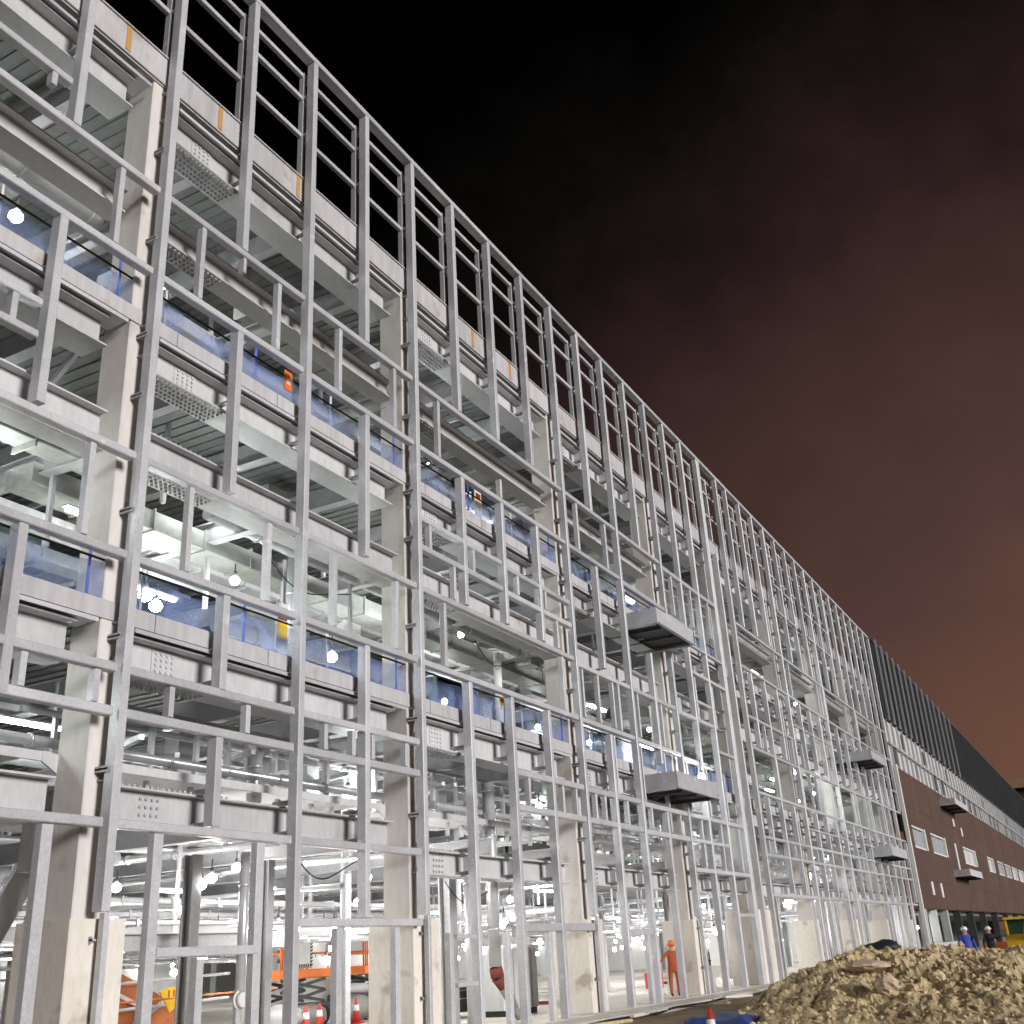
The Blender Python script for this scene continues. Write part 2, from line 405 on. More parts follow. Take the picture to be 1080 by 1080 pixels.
# secondary steel running into the building
js = []
for z1, d in ((5.58, .62), (11.46, .62), (17.38, .7)):
    x = -4
    while x < 84:
        js.append(((x, 5, z1), (lambda b, x=x, z1=z1, d=d: (b.box(x - .012, x + .012, 1.25, 48, z1 - d, z1 - .08), b.box(x - .13, x + .13, 1.25, 48, z1 - d - .03, z1 - d))), 'flange')); x += 3
parts('joist', js, B, 90)
jl = []
for z1, d in ((9.4, .42), (14.3, .42), (2.9, .4)):
    for i in range(0, 20):
        x = -1.3 + 4.5 * i
        jl.append(((x, 3, z1), (lambda b, x=x, z1=z1, d=d: (b.box(x - .012, x + .012, .95, 30, z1 - d, z1), b.box(x - .12, x + .12, .95, 30, z1 - d - .03, z1 - d), b.box(x - .12, x + .12, .95, 30, z1, z1 + .03))), 'flange'))
parts('tie_beam', jl, B, 60)
gd = []
for y in IY:
    for z1 in (5.55, 11.43, 17.35):
        gd.append(((20, y, z1), (lambda b, y=y, z1=z1: (b.box(-13, END, y - .02, y + .02, z1 - .9, z1 - .1), b.box(-13, END, y - .18, y + .18, z1 - .94, z1 - .9))), 'beam'))
for y in (5.0, 9.0):
    for z1 in (9.4, 14.3):
        gd.append(((20, y, z1), (lambda b, y=y, z1=z1: (b.box(-13, END, y - .02, y + .02, z1 - .5, z1 - .05), b.box(-13, END, y - .15, y + .15, z1 - .54, z1 - .5))), 'beam'))
parts('girder', gd, B)
cl_ = []
r_ = random.Random(51)
for zt, zb in ((9.3, 8.4), (14.2, 13.5), (11.2, 10.2), (17.1, 16.2), (5.3, 4.4)):
    for i in range(16):
        x = 9 + i * 2.6 + r_.uniform(-1, 1); y = r_.uniform(1.6, 5.5); q = r_.random()
        if q < .35:
            cl_.append(((x, y, zt), (lambda b, x=x, y=y, zt=zt: b.bar((x, y, zt), (x + r_.uniform(-1.5, 1.5), y + 4, zt - r_.uniform(.2, .6)), .09, .14)), 'flange'))
        elif q < .7:
            cl_.append(((x, y, zt), (lambda b, x=x, y=y, zt=zt, zb=zb: b.box(x, x + .09, y, y + .09, zb - .9, zt)), 'zinc'))
        else:
            cl_.append(((x, y, zt), (lambda b, x=x, y=y, zt=zt, w=r_.uniform(.5, 1.3): b.box(x, x + w, y, y + .5, zt - .55, zt - .1)), r_.choice(('oldduct', 'white', 'flange'))))
parts('ceiling_bracing', cl_, B)
# pale partition walls and green-grey lined rooms behind the slab edge
rnd = random.Random(3)
pw = []
for zb, zt in ((5.94, 10.8), (11.81, 16.6), (2.95, 4.9), (5.94, 10.8), (11.81, 16.6), (5.94, 10.8)):
    for i in range(11):
        x0 = -5.5 + 9 * i
        y = rnd.choice((4.9, 6.3, 8.4, 11)); w = rnd.uniform(2.5, 7); o_ = rnd.uniform(0, 9 - w)
        mt = rnd.choice(('white', 'teal', 'teal', 'white', 'slabdark'))
        def fn(b, x0=x0 + o_, w=w, y=y, zb=zb, zt=zt):
            n = max(1, int(w / 2.2)); s = w / n
            for q in range(n):
                b.box(x0 + q * s, x0 + q * s + s * .55, y, y + .15, zb, zt)
            b.box(x0, x0 + w, y + .02, y + .13, zb, zb + .8); b.box(x0, x0 + w, y + .02, y + .13, zt - .6, zt)
        pw.append(((x0, y, zb), fn, mt))
parts('partition_wall', pw, B)
gw = []
for i in range(24):
    x0 = rnd.uniform(2, 84); y = rnd.choice((14, 19, 27, 34, 44)); w = rnd.uniform(3, 7)
    gw.append(((x0, y, 0), (lambda b, x0=x0, y=y, w=w: b.box(x0, x0 + w, y, y + .15, -1.6, rnd.choice((.35, .6, 1.4)))), 'white'))
parts('ground_partition', gw, B)
s = MB(); s.box(-14, END, 60, 60.3, -1.6, 17.3); s.build('back_wall', 'white', B)
s = MB(); s.box(END - .15, END, 1.6, 59.9, -1.59, 17.3); s.build('end_wall', 'white', B)

ip = []
r_ = random.Random(31)
for i in range(2, 34):
    x = 13 + i * 2.1 + r_.uniform(-.6, .6); y = r_.choice((2.6, 4.2, 6.5, 9.0, 12.0)); w = r_.choice((.1, .13, .18))
    ip.append(((x, y, 0), (lambda b, x=x, y=y, w=w: (b.box(x - w, x + w, y - w, y - w * .75, -1.6, 2.2), b.box(x - w, x + w, y + w * .75, y + w, -1.6, 2.2), b.box(x - .012, x + .012, y - w * .749, y + w * .749, -1.6, 2.2))), 'flange'))
parts('inner_post', ip, B)
ig = []
for x0, x1, y, z in ((13.4, 20.5, 3.4, .62), (14, 22, 6.2, .95), (22.5, 29, 5.2, .9), (33, 39, 4.4, .75)):
    ig.append(((x0, y, z), (lambda b, x0=x0, x1=x1, y=y, z=z: (b.box(x0, x1, y - .1, y + .1, z - .16, z - .14), b.box(x0, x1, y - .1, y + .1, z + .14, z + .16), b.box(x0, x1, y - .01, y + .01, z - .139, z + .139))), 'flange'))
parts('girt', ig, B)

# stud frames on the first floor
sf = []
for i, (xa, xb) in enumerate(BAYS):
    def fn(b, xa=xa, xb=xb, r=random.Random(20 + i)):
        y = 2.2
        x = xa + .5
        while x < xb:
            b.box(x, x + .09, y, y + .1, 3.42, 4.8)
            if r.random() < .7:
                zz = r.choice((3.75, 4.0, 4.3)); b.box(x + .09, x + .9, y + .02, y + .09, zz, zz + .1)
            if r.random() < .6:
                b.bar((x, 1.5, 4.05 + r.uniform(-.3, .3)), (x + 1.2, 4.4, 4.1 + r.uniform(-.2, .3)), .1, .1)
            if r.random() < .45:
                b.box(x + .3, x + .75, y + .8, y + 1.2, 3.42, 4.75)
            x += r.choice((.6, .9, 1.2))
        b.box(xa + .5, xb, y + .01, y + .09, 4.72, 4.8)
    sf.append((((xa + xb) / 2, 2, 4), fn, 'stud'))
    def fn2(b, xa=xa, xb=xb, r=random.Random(80 + i)):
        y = 1.4; x = xa + .4
        while x < xb - .5:
            b.box(x, x + .08, y, y + .09, 2.96, 3.27)
            if r.random() < .5: b.bar((x, 1.2, 2.98), (x + 1.3, 3.2, 3.12), .12, .08)
            x += r.choice((.7, 1.1))
    sf.append((((xa + xb) / 2, 2, 3), fn2, 'stud'))
parts('stud_frame', sf, B)
# staircase behind the first column on the left
st = MB()
for k in range(11):
    st.box(11.6, 13.5, 3.15 + .27 * k, 3.46 + .27 * k, .05 + .17 * k, .09 + .17 * k)
sto = st.build('staircase', 'zinc', B)
st = MB(); st.bar((11.45, 2.95, -1.05), (13.5, 2.95, 2.62), .08, .46); st.build('stringer', 'beam', sto)
st = MB(); st.box(12.75, 13.15, 2.6, 2.86, 1.75, 3.2); st.build('landing_post', 'beam', sto)

# ------------------------------------------------------------------ facade sub-frame: mullions, rails, window posts
mul = []
def madd(x, z0, z1, w=.17, y0=0.0, d=.24, mt='zinc'):
    mul.append(((x, 0, (z0 + z1) / 2), (lambda b: b.cbox(x - w / 2, x + w / 2, y0, y0 + d, z0, z1, 'z', .016)), mt))
TOP = 21.78
for k in range(-4, 34):
    x = Xk(k)
    if x > END: break
    if k in (0, 4, 8, 12): madd(x, .95, TOP); madd(x + .02, -1.6, .93, .11, -.02, .14)
    elif k == 2: madd(x, -1.6, TOP)
    elif k == -1: madd(x, 14.5, TOP); madd(x, 8.72, 12.42); madd(x, 3.95, 6.58)
    elif k == 1: madd(x, 14.5, TOP); madd(x, 8.72, 12.4); madd(x, 4.78, 6.58); madd(x, 2.36, 3.9)
    elif k == 3: madd(x, 14.5, TOP); madd(x, 8.72, 12.4); madd(x, .88, 6.58)
    elif k in (5, 7): madd(x, 14.5, TOP); madd(x, 8.68, 12.4); madd(x, -1.6, 6.58)
    elif k == 6: madd(x, 14.5, TOP); madd(x, 8.68, 12.4); madd(x, -1.6, 6.58)
    elif k == 9: madd(x, 14.45, TOP); madd(x, 8.72, 12.35); madd(x, -1.6, 6.5)
    elif k == 10: madd(x, -1.6, TOP)
    elif k == 11: madd(x, 14.45, TOP); madd(x, 6.1, 10.2); madd(x, -1.6, 4.4)
    elif k in (13, 14, 15): madd(x, -1.6, TOP, .16)
    elif k == 16: madd(46.2, -1.6, TOP, .2); madd(48.85, -1.6, TOP, .2); madd(47.35, -1.6, 17.3, .16)
    elif k < 0: madd(x, -1.6, TOP)
    else:
        if k % 4 == 0: madd(x, -1.6, TOP, .2)
        elif k % 4 == 2: madd(x, 14.35, TOP, .14); madd(x, 2.0, 12.05, .13)
        else: madd(x, 14.35, TOP, .14); madd(x, 8.4, 12.05, .13); madd(x, rnd.choice((3.65, 2.0, -1.6)), 6.15, .13)
parts('mullion', mul, B, 100)

rail = []
def radd(x0, x1, z, h=.15, y0=.01, d=.19, mt='zinc'):
    # split at the mullions it frames into, every nine metres
    rail.append((((x0 + x1) / 2, 0, z), (lambda b: b.cbox(x0 + .1, x1 - .1, y0, y0 + d, z - h / 2, z + h / 2, 'x', .016)), mt))
A0, A1, A2, A3, A4 = 3.1, 12.1, 21.1, 30.1, 39.1
for z in (14.42, 12.5, 8.56, 6.68):
    for q0, q1 in ((A0, A1), (A1, 16.6), (16.6, A2), (A2, A3), (A3, 34.6), (34.6, A4)):
        if z == 8.56 and q0 >= A3: z_ = 8.45
        else: z_ = z
        if z == 12.5 and q0 == 34.6: continue
        radd(q0, q1, z_)
for q0, q1 in ((A0, A1), (A1, 16.6), (16.6, A2)): radd(q0, q1, 4.71); radd(q0, q1, 3.99, .16); radd(q0, q1, 2.25)
radd(4.5, 9.85, 15.35, .15); radd(5, 9.85, 10.52, .14); radd(5, 9.85, 9.9, .14)
radd(A2, 25.6, 10.47, .14); radd(25.6, A3, 10.4, .14); radd(A2, 25.6, 9.68, .16); radd(25.6, A3, 9.64, .16)
radd(25.6, A3, 4.57, .17); radd(25.6, A3, 3.64, .17); radd(A3, 34.6, 4.55, .17); radd(A3, 34.6, 3.64, .17); radd(34.6, A4, 4.5, .17); radd(34.6, A4, 3.6, .17)
radd(13.2, 15.75, .34); radd(16.6, A2, .78); radd(25.6, A3, .64, .19); radd(32.35, 34.6, .45, .17)
radd(22.3, 23.4, .47, .1); radd(22.3, 23.4, -.55, .1)
radd(A4, 46.2, 14.3, .18); radd(34.6, A4, 12.42, .18); radd(A4, 43.6, 8.4, .15); radd(A4, 41.35, 6.6, .15); radd(A4, 46.2, 4.5, .15); radd(41.35, 46.2, 10.4, .14); radd(A4, 46.2, 2.55, .15)
x = 48.75
while x < END - 1:
    x1 = min(57.1 if x < 50 else x + 9, END)
    for z in (14.25, 12.15, 8.28, 6.25, 4.3, 3.55, 1.85): radd(x, x1, z, .13, .01, .14)
    if x < 50: radd(x, x1, 9.75, .14)
    else:
        for z in (9.8, 10.6, 5.2, 13.2): 
            if rnd.random() < .6: radd(x + rnd.choice((0, 2.25, 4.5)), x1, z, .1, .01, .12)
    x = x1

post = []
def padd(x, z0, z1, w=.12, mt='zinc'):
    post.append(((x, 0, z0), (lambda b: b.cbox(x - w / 2, x + w / 2, .03, .19, z0, z1, 'z', .01)), mt))
for x in (11.1, 13.27, 15.65, 17.9, 20.2, 22.32, 31.2, 33.6): padd(x, 12.6, 14.32)
padd(14.5, 13.95, 14.32, .09); padd(25.75, 12.6, 13.2, .1)
for x in (11.1, 13.42, 15.62, 17.8, 20.2, 22.35, 29.2, 31.8, 33.5): padd(x, 6.78, 8.45)
for x in (10.27, 11.65, 13.27, 15.2, 17.55, 18.5, 19.2, 20.5): padd(x, 4.09, 4.61)
for x in (26.5, 28.6, 29.5, 30.9, 31.6, 33.4, 35.5, 37.3, 38.3): padd(x, 3.73, 4.48, .11)
padd(9.4, 15.0, 15.3, .12); padd(9.27, 9.97, 10.45, .12)
for x in (21.75, 23.95, 26.5, 28.3): padd(x, 9.76, 10.4, .11)
for x in (22.9, 29.0): padd(x, 8.68, 9.6, .1)
for x, z in ((11.02, 2.15), (13.2, 2.15), (15.68, 2.15)): padd(x, -1.6, z, .2)
for x in (14.3,): padd(x, -1.6, .23, .16)
for x in (18.05, 20.05): padd(x, -1.6, .68, .17)
for x in (22.2, 27.2, 24.9): padd(x, -1.6, .55, .16)
for x in (32.75, 35.05, 37.3, 39.6, 41.9, 44.1): padd(x, 4.6, 6.5, .1); padd(x - .1, 8.6, 10.2, .1) if x > 40 else None
for x in (30.6, 33.0, 35.2, 37.5): padd(x, 6.8, 8.35, .09)
for x in (40.3, 42.6, 44.9): padd(x, 12.5, 14.2, .1); padd(x + .3, 2.6, 4.4, .1)
for q0, q1, z in ((39.2, 41.4, 12.3), (41.4, 43.6, 9.2), (43.6, 46.1, 7.4), (39.2, 43.6, 3.6), (41.4, 46.1, 11.6), (43.6, 46.1, 1.0)): radd(q0, q1, z, .12, .01, .14)
padd(34.1, -1.6, .37, .2); padd(39.9, -1.6, -.7, .2)
x = 49.3
while x < END - 1:
    for z0, z1 in ((12.25, 14.15), (6.35, 8.2), (3.65, 4.2), (-1.6, 1.75), (8.4, 9.7)):
        if rnd.random() < .34: padd(x + rnd.uniform(-.2, .5), z0, z1, .09)
    x += 1.15
# doubled window reveals at the expansion joint
parts('rail', rail, B, 100)
parts('window_post', post, B, 100)

# brackets tying mullions back to the beams, and packers on the columns
br = []
for k in range(-3, 34):
    x = Xk(k)
    if x > END: break
    if k in (16,): continue
    for z in (17.28, 16.52, 11.5, 10.84, 9.46, 8.72, 5.62, 4.95, 2.98 if x < 21 else 2.44, 2.4 if x < 21 else 1.9):
        if k % 4 == 0 and z in (9.46, 8.72): continue
        br.append(((x, .3, z), (lambda b, x=x, z=z: (b.box(x - .06, x + .06, .251, .72 if (round((x - 12.21) / 2.25)) % 4 else .42, z - .05, z - .035), b.box(x + .03, x + .045, .251, .72 if (round((x - 12.21) / 2.25)) % 4 else .42, z - .034, z + .06))), 'flange'))
    if k % 4 == 0:
        for z in (15.6, 13.4, 11.2, 9.9, 7.6, 5.3, 3.1, .55, -.75):
            br.append(((x, .3, z), (lambda b, x=x, z=z: (b.box(x - .12, x + .11, .13, .19 if z < .9 else .41, z - .015, z + .015), b.box(x - .12, x - .10, .13, .20 if z < .9 else .41, z - .05, z + .05), b.box(x + .111, x + .13, .13, .20 if z < .9 else .41, z - .05, z + .05))), 'flange'))
parts('bracket', br, B, 100)

# parapet screen: top rail on the mullions, second frame set behind
pr = []
x = -5.9
for k in range(-8, 33):
    x0, x1 = Xk(k), Xk(k + 1)
    if x1 > END: break
    for z, h, y0 in ((21.70, .16, .02), ):
        pr.append((((x0 + x1) / 2, 0, z), (lambda b, x0=x0, x1=x1, z=z, h=h, y0=y0: b.cbox(x0 - .1, x1 - .102, y0 - .03, y0 + .25, z + .09, z + .09 + h, 'x', .016)), 'zinc'))
    for z in (21.55, 20.78, 19.55):
        pr.append((((x0 + x1) / 2, 0, z), (lambda b, x0=x0, x1=x1, z=z: b.cbox(x0 + .05, x1 - .07, .38, .50, z - .06, z + .06, 'x', .012)), 'zinc'))
parts('parapet_rail', pr, B, 100)
pp = []
for k in range(-7, 34):
    x = Xk(k)
    if x > END: break
    pp.append(((x, .4, 20), (lambda b, x=x: (b.cbox(x - .065, x + .045, .36, .52, 18.18, 21.62, 'z', .012), b.box(x - .06, x + .06, .251, .359, 20.74, 20.82), b.box(x - .06, x + .06, .251, .359, 19.51, 19.59))), 'zinc'))
parts('parapet_post', pp, B)
# short stub pieces in the far parapet where cross rails double up
hatch = []
for i, x in enumerate((58.0, 60.3, 64.8, 67.1, 69.3)):
    hatch.append(((x, 0, 18), (lambda b, x=x: (b.box(x, x + 2.0, .05, .17, 18.6, 18.72), b.box(x, x + 2.0, .05, .17, 17.0, 17.12), b.box(x + .9, x + 1.0, .05, .17, 17.13, 18.59))), 'zinc'))
parts('hatch_frame', hatch, B)

# ------------------------------------------------------------------ clad far wing
C2 = thing('clad_building', 'far wing of the building clad in plain brown panels with lit windows, dark upper band', 'building', (87, 0, 0))
CX1 = 260
WIN = [(88.6, 94.6), (97.6, 105.6), (117.6, 127.0), (138.2, 144.2), (148.8, 155.0), (157.6, 164.5), (167.0, 174.0), (176.6, 185), (188, 197), (200, 210), (215, 228), (233, 246)]
zb, zt = 1.6, 11.75; w0, w1 = 5.95, 7.62
c = MB(); x = END + .3
c.box(x, CX1, -.25, .15, zb, w0); c.box(x, CX1, -.25, .15, w1, zt)
xx = x
for a_, b_ in WIN: c.box(xx, a_, -.25, .15, w0, w1); xx = b_
c.box(xx, CX1, -.25, .15, w0, w1)
wall = c.build('brown_wall', 'brown', C2)
jn = MB()
x = 92
for zz in (3.6, 8.9): jn.box(END + .3, CX1, -.262, -.251, zz, zz + .05)
x = 93.0
while x < CX1:
    jn.box(x, x + .05, -.262, -.251, zb, 3.59); jn.box(x + 1.5, x + 1.55, -.262, -.251, 8.96, zt); x += 6
jn.build('panel_joint', 'dark', wall)
M['dimpane'] = mat('dim_window', (.30, .31, .33), emit=(.8, .85, .9), estr=.05)
for a_, b_ in WIN:
    w = MB(); w.box(a_ + .01, a_ + .3, -.2, .1, w0 + .01, w1 - .01); w.box(b_ - .5, b_ - .01, -.30, .1, w0 + .01, w1 - .01); w.box(a_ + .31, b_ - .51, -.2, .1, w1 - .15, w1 - .01); w.box(a_ + .31, b_ - .51, -.2, .1, w0 + .01, w0 + .14)
    wo = w.build('window', 'white', C2)
    p = MB(); p.box(a_ + .31, b_ - .51, -.02, .02, w0 + .15, w1 - .16); p.build('pane', 'dimpane' if int(a_) % 3 == 1 else 'litpane', wo)
    q = MB(); xm = (a_ + b_) / 2; q.box(xm, xm + .1, -.08, -.021, w0 + .15, w1 - .16); q.build('window_bar', 'white', wo)
for a_, z0, z1 in ((111.2, 5.0, 7.5), (113.4, 9.2, 9.9), (118.4, 8.6, 9.4), (92.5, 2.6, 3.6), (97.2, 2.5, 3.6)):
    w = MB(); w.box(a_, a_ + .9, -.32, -.263, z0, z1); w.build('white_strip', 'white', C2)
t = MB(); t.cbox(END + .02, END + .29, -.32, -.02, -1.6, 11.9, 'z', .03); t.build('corner_trim', 'white', C2)
t = MB(); t.box(END + .3, CX1, .1, .3, 11.8, 15.5); t.build('white_sheathing', 'sheath', C2)
t = MB()
x = END + 1
while x < CX1 - 3:
    t.box(x, x + .14, -.05, .09, 11.78, 15.6); x += 2.25
t.box(END + .3, CX1, -.12, .095, 13.5, 13.68)
t.build('sheathing_stud', 'zinc', C2)
op = []
for i in range(34):
    x = END + 2.2 + 5 * i
    if x > CX1 - 4: break
    op.append(((x, 0, 14), (lambda b, x=x, z=rnd.choice((12.2, 12.2, 14.0)): b.box(x, x + rnd.uniform(1.2, 2.0), .06, .098, z, z + 1.2)), 'dark'))
parts('dark_opening', op, C2)
t = MB(); t.box(END + .3, CX1, -.1, .4, 15.65, 21.6); dk = t.build('dark_louvre_band', 'dark', C2)
t = MB(); x = END + .5
while x < CX1:
    t.box(x, x + .12, -.22, -.11, 15.7, 21.75); x += .75
t.box(END + .3, CX1, -.225, .42, 21.61, 21.8); t.build('louvre_fin', 'dark', dk)
fs = []
for i in range(14):
    x = END + .9 + 2.25 * i * (1 + .03 * i)
    fs.append(((x, 0, 18), (lambda b, x=x: b.box(x, x + .1, -.36, -.23, 15.4, 21.9)), 'flange'))
parts('screen_frame', fs, C2)
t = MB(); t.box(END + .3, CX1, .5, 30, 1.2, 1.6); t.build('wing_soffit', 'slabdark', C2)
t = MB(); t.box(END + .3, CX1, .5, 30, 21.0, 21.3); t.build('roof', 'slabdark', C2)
t = MB(); t.box(END + .3, CX1, -.0, 30, -1.9, -1.61); t.build('ground_slab', 'floor', C2)
t = MB(); t.box(END + .3, CX1, 12, 12.2, -1.6, 1.2); t.build('back_wall', 'teal', C2)
for i, x in enumerate((88.5, 93.5, 99.5, 107, 116, 126, 137, 149, 162, 176)):
    t = MB(); t.box(x, x + .5, -.1, .5, -1.6, 1.58); t.build('column', 'sheath' if i < 3 else 'dark', C2)
# block beyond the far end
D2 = thing('distant_block', 'concrete block coloured as warm lit, rising just beyond the far roof end', 'building', (240, 0, 0))
t = MB(); t.box(236, 252, -9, 3.0, -1.8, 25.0); t.build('wall', 'brown', D2)
t = MB(); t.box(235, 253, -10, 4.2, 25.01, 26.6); t.build('roof_slab', mat('warm_light_tinted_concrete', (.52, .33, .22), (.4, .25, .17), scale=.2), D2)  # orange cast of warm light is put into the slab's base colour

# ------------------------------------------------------------------ loading platforms jutting out of the facade
def platform(x0, x1, z, lab, d=2.6, mt='zinc'):
    t = thing('loading_platform', lab, 'loading platform', (x0, 0, z + E), 'loading platforms jutting from the facade')
    def bb(*a): b = MB(); b.box(*a); return b
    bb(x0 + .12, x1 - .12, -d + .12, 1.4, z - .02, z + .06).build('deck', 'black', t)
    b = MB(); b.cbox(x0, x1, -d, -d + .11, z - .02, z + .56, 'x', .02); b.box(x0, x1, -d - .08, -d - .002, z - .05, z - .0); b.build('front_beam', mt, t)
    for xx in (x0, x1 - .11):
        b = MB(); b.box(xx, xx + .11, -d + .112, 1.4, z + .0, z + .54); b.box(xx - .05, xx + .16, -d + .112, 1.4, z - .06, z - .002); b.build('side_beam', mt, t)
    for xx in (x0 + .6, (x0 + x1) / 2, x1 - .7):
        bb(xx, xx + .08, -d + .13, 1.3, z - .12, z - .022).build('cross_bearer', 'dark', t)
    return t
platform(35.2, 39.1, 10.82, 'upper left grey loading platform with black underside, in the fourth column bay', 1.0)
platform(35.5, 39.7, 5.02, 'lower left grey loading platform below the other, beside a bright lamp', 1.0)
platform(72.3, 77.0, 10.5, 'small upper loading platform with dark underside just before the brown wing', 1.1)
platform(73.4, 78.8, 4.6, 'small lower loading platform near the corner of the brown wing', 1.1)
platform(107, 116, 10.6, 'sandy edged loading platform high on the brown wall', 1.6, 'edge')
platform(107.5, 116.5, 4.45, 'loading platform on the brown wall beneath the windows', 1.6, 'edge')

# ------------------------------------------------------------------ guard nets along the slab edges
for lv, (zs, nm) in enumerate(((11.81, 'upper'), (5.94, 'middle'))):
    for bi, (xa, xb) in enumerate(BAYS[:6]):
        if bi in (5,): continue
        t = thing('guard_net', ('blue safety net on the %s slab edge, %s bay from the left' % (nm, ('first', 'second', 'third', 'fourth', 'fifth')[bi])), 'guard net', (xa, .5, zs + E), 'blue guard nets along the slab edges')
        n = MB(); r = random.Random(bi * 7 + lv)
        nx = 28; y = .5
        for row in range(2):
            for i in range(nx + 1):
                x = xa + (xb - xa) * i / nx
                n.v.append((x, y + .03 * math.sin(i * 1.3 + row), zs + .005 if row == 0 else zs + (.6 if lv == 0 else .68) + .03 * math.sin(i * .9 + bi) - .05 * abs(math.sin(i * math.pi / 28 * 3))))
        for i in range(nx): n.f.append((i, i + 1, nx + 2 + i, nx + 1 + i)); n.s.append(True)
        n.build('net', 'net', t)
        b = MB(); hh = zs + (.64 if lv == 0 else .72); b.tube((xa, y - .02, hh), (xb, y - .02, hh), .022, n=6); b.build('top_cord', 'rope', t)
        b = MB(); b.tube((xa, y, zs + .03), (xb, y, zs + .03), .022, n=6); b.build('bottom_cord', 'blue', t)
        for i in range(4):
            x = xa + .25 + (xb - xa - .5) * i / 3
            b = MB(); b.tube((x, y + .05, zs), (x, y + .05, zs + 1.0), .028, n=6); b.build('net_post', 'blue' if i % 2 else 'white', t)

# ------------------------------------------------------------------ services: ducts, pipes, trays
def run(name, lab, cat, p0, p1, kind, size, mt, group, drops=None):
    b = MB(); p0 = Vector(p0); p1 = Vector(p1)
    along_x = abs(p1.x - p0.x) > abs(p1.y - p0.y)
    if kind == 'box':
        w, h = size
        if along_x: b.cbox(p0.x, p1.x, p0.y - w / 2, p0.y + w / 2, p0.z - h / 2, p0.z + h / 2, 'x', .02)
        else: b.cbox(p0.x - w / 2, p0.x + w / 2, p0.y, p1.y, p0.z - h / 2, p0.z + h / 2, 'y', .02)
    else: b.tube(p0, p1, size, n=12)
    Ld = (p1 - p0).length; n = int(Ld / 1.5); d = (p1 - p0) / max(1, n)
    rr = max(size) if kind == 'box' else size
    for i in range(1, n):
        q = p0 + d * i
        if kind == 'box':
            w, h = size[0] + .07, size[1] + .07
            if along_x: b.box(q.x, q.x + .04, q.y - w / 2, q.y + w / 2, q.z - h / 2, q.z + h / 2)
            else: b.box(q.x - w / 2, q.x + w / 2, q.y, q.y + .04, q.z - h / 2, q.z + h / 2)
        else: b.tube(q, q + d.normalized() * .05, size + .025, n=12)
    o = b.build(name, mt); tag(o, lab, cat, group)
    if drops:
        for i in range(1, n, 4):
            q = p0 + d * i
            h = MB(); h.box(q.x - .035, q.x + .035, q.y - .035, q.y + .035, q.z + rr * .5, drops); h.build('hanger', 'stud', o)
    return o
gU = 'duct runs under the upper floors'
rnd = random.Random(11)
for zc, nm in ((14.5, 'top'), (9.0, 'middle')):
    for i, y in enumerate((1.9, 3.1, 4.6, 6.6)):
        x = -6
        while x < 80:
            ln = rnd.uniform(14, 26)
            kind = rnd.choice(('box', 'box', 'tube'))
            run('air_duct', 'dull grey duct run hung beneath the upper floor steel behind the facade', 'duct', (x, y, zc + rnd.uniform(-.25, .35)), (min(x + ln, 84), y, zc), kind, (rnd.uniform(.4, .8), rnd.uniform(.25, .45)) if kind == 'box' else rnd.uniform(.12, .24), rnd.choice(('oldduct', 'oldduct', 'duct', 'flange')), gU) if True else None
            x += ln + rnd.uniform(1, 5)
gG = 'bright services hung through the ground floor'
for i in range(44):
    y = 4.2 + i * .92; z = rnd.choice((.65, .95, 1.25, 1.6, 1.9, 2.2)) + rnd.uniform(-.08, .08)
    kind = rnd.choice(('box', 'tube', 'tube', 'box'))
    run('service_duct', 'bright metal service run hung along the ground floor interior', 'duct', (-2 + rnd.uniform(0, 16), y, z), (rnd.uniform(60, 85), y, z), kind, (rnd.uniform(.25, .5), rnd.uniform(.06, .16)) if kind == 'box' else rnd.uniform(.03, .085), rnd.choice(('duct', 'duct', 'zinc')), gG, 4.6 if i % 2 else None)
for i in range(30):
    x = 9 + i * 2.5 + rnd.uniform(-.5, .5); z = rnd.choice((.8, 1.1, 1.4, 1.75, 2.3, 2.6))
    kind = rnd.choice(('box', 'tube'))
    run('cross_duct', 'bright metal service run crossing the ground floor interior', 'duct', (x, 2.5 + rnd.uniform(0, 4), z), (x, rnd.uniform(30, 48), z), kind, (rnd.uniform(.2, .5), rnd.uniform(.06, .2)) if kind == 'box' else rnd.uniform(.04, .12), 'duct', 'bright services crossing the ground floor', 4.6)
gF = 'service runs above the lower storey'
for i in range(10):
    y = 1.6 + i * 1.1; z = rnd.choice((3.7, 4.1, 4.5, 3.15))
    run('first_floor_duct', 'pale service run above the lowest storey behind the stud frames', 'duct', (2 + rnd.uniform(0, 14), y, z), (rnd.uniform(40, 84), y, z), rnd.choice(('tube', 'tube')), rnd.uniform(.06, .16), 'duct', gF)

def vduct(x, y, z0, z1, r, lab, mt='duct'):
    b = MB(); b.tube((x, y, z0), (x, y, z1), r, n=16)
    z = z0 + .9
    while z < z1: b.tube((x, y, z), (x, y, z + .05), r + .02, n=16); z += 1.2
    return tag(b.build('round_duct', mt), lab, 'duct')
vduct(25.0, 1.2, -1.55, 2.3, .15, 'shiny upright round duct standing on the floor beside the second wide column')
vduct(26.55, 1.4, -.25, 4.5, .17, 'shiny upright round duct ending in a brown canvas sleeve')
vduct(18.7, 2.0, 6.0, 9.4, .14, 'upright round duct with coppery sheen behind the middle floor rails')
vduct(17.3, 1.7, 2.98, 4.2, .16, 'short upright round duct behind the lower beam')
vduct(28.0, 1.7, 5.98, 8.6, .12, 'white upright tube hanging beside the bright middle floor lamp', 'white')
vduct(16.35, 1.0, -.62, 2.1, .09, 'slim upright pipe beside the ground floor door frame')
b = MB(); b.chain([(26.55, 1.4, -.26), (26.6, 1.38, -.5), (26.78, 1.3, -.72)], [.175, .18, .17], 14)
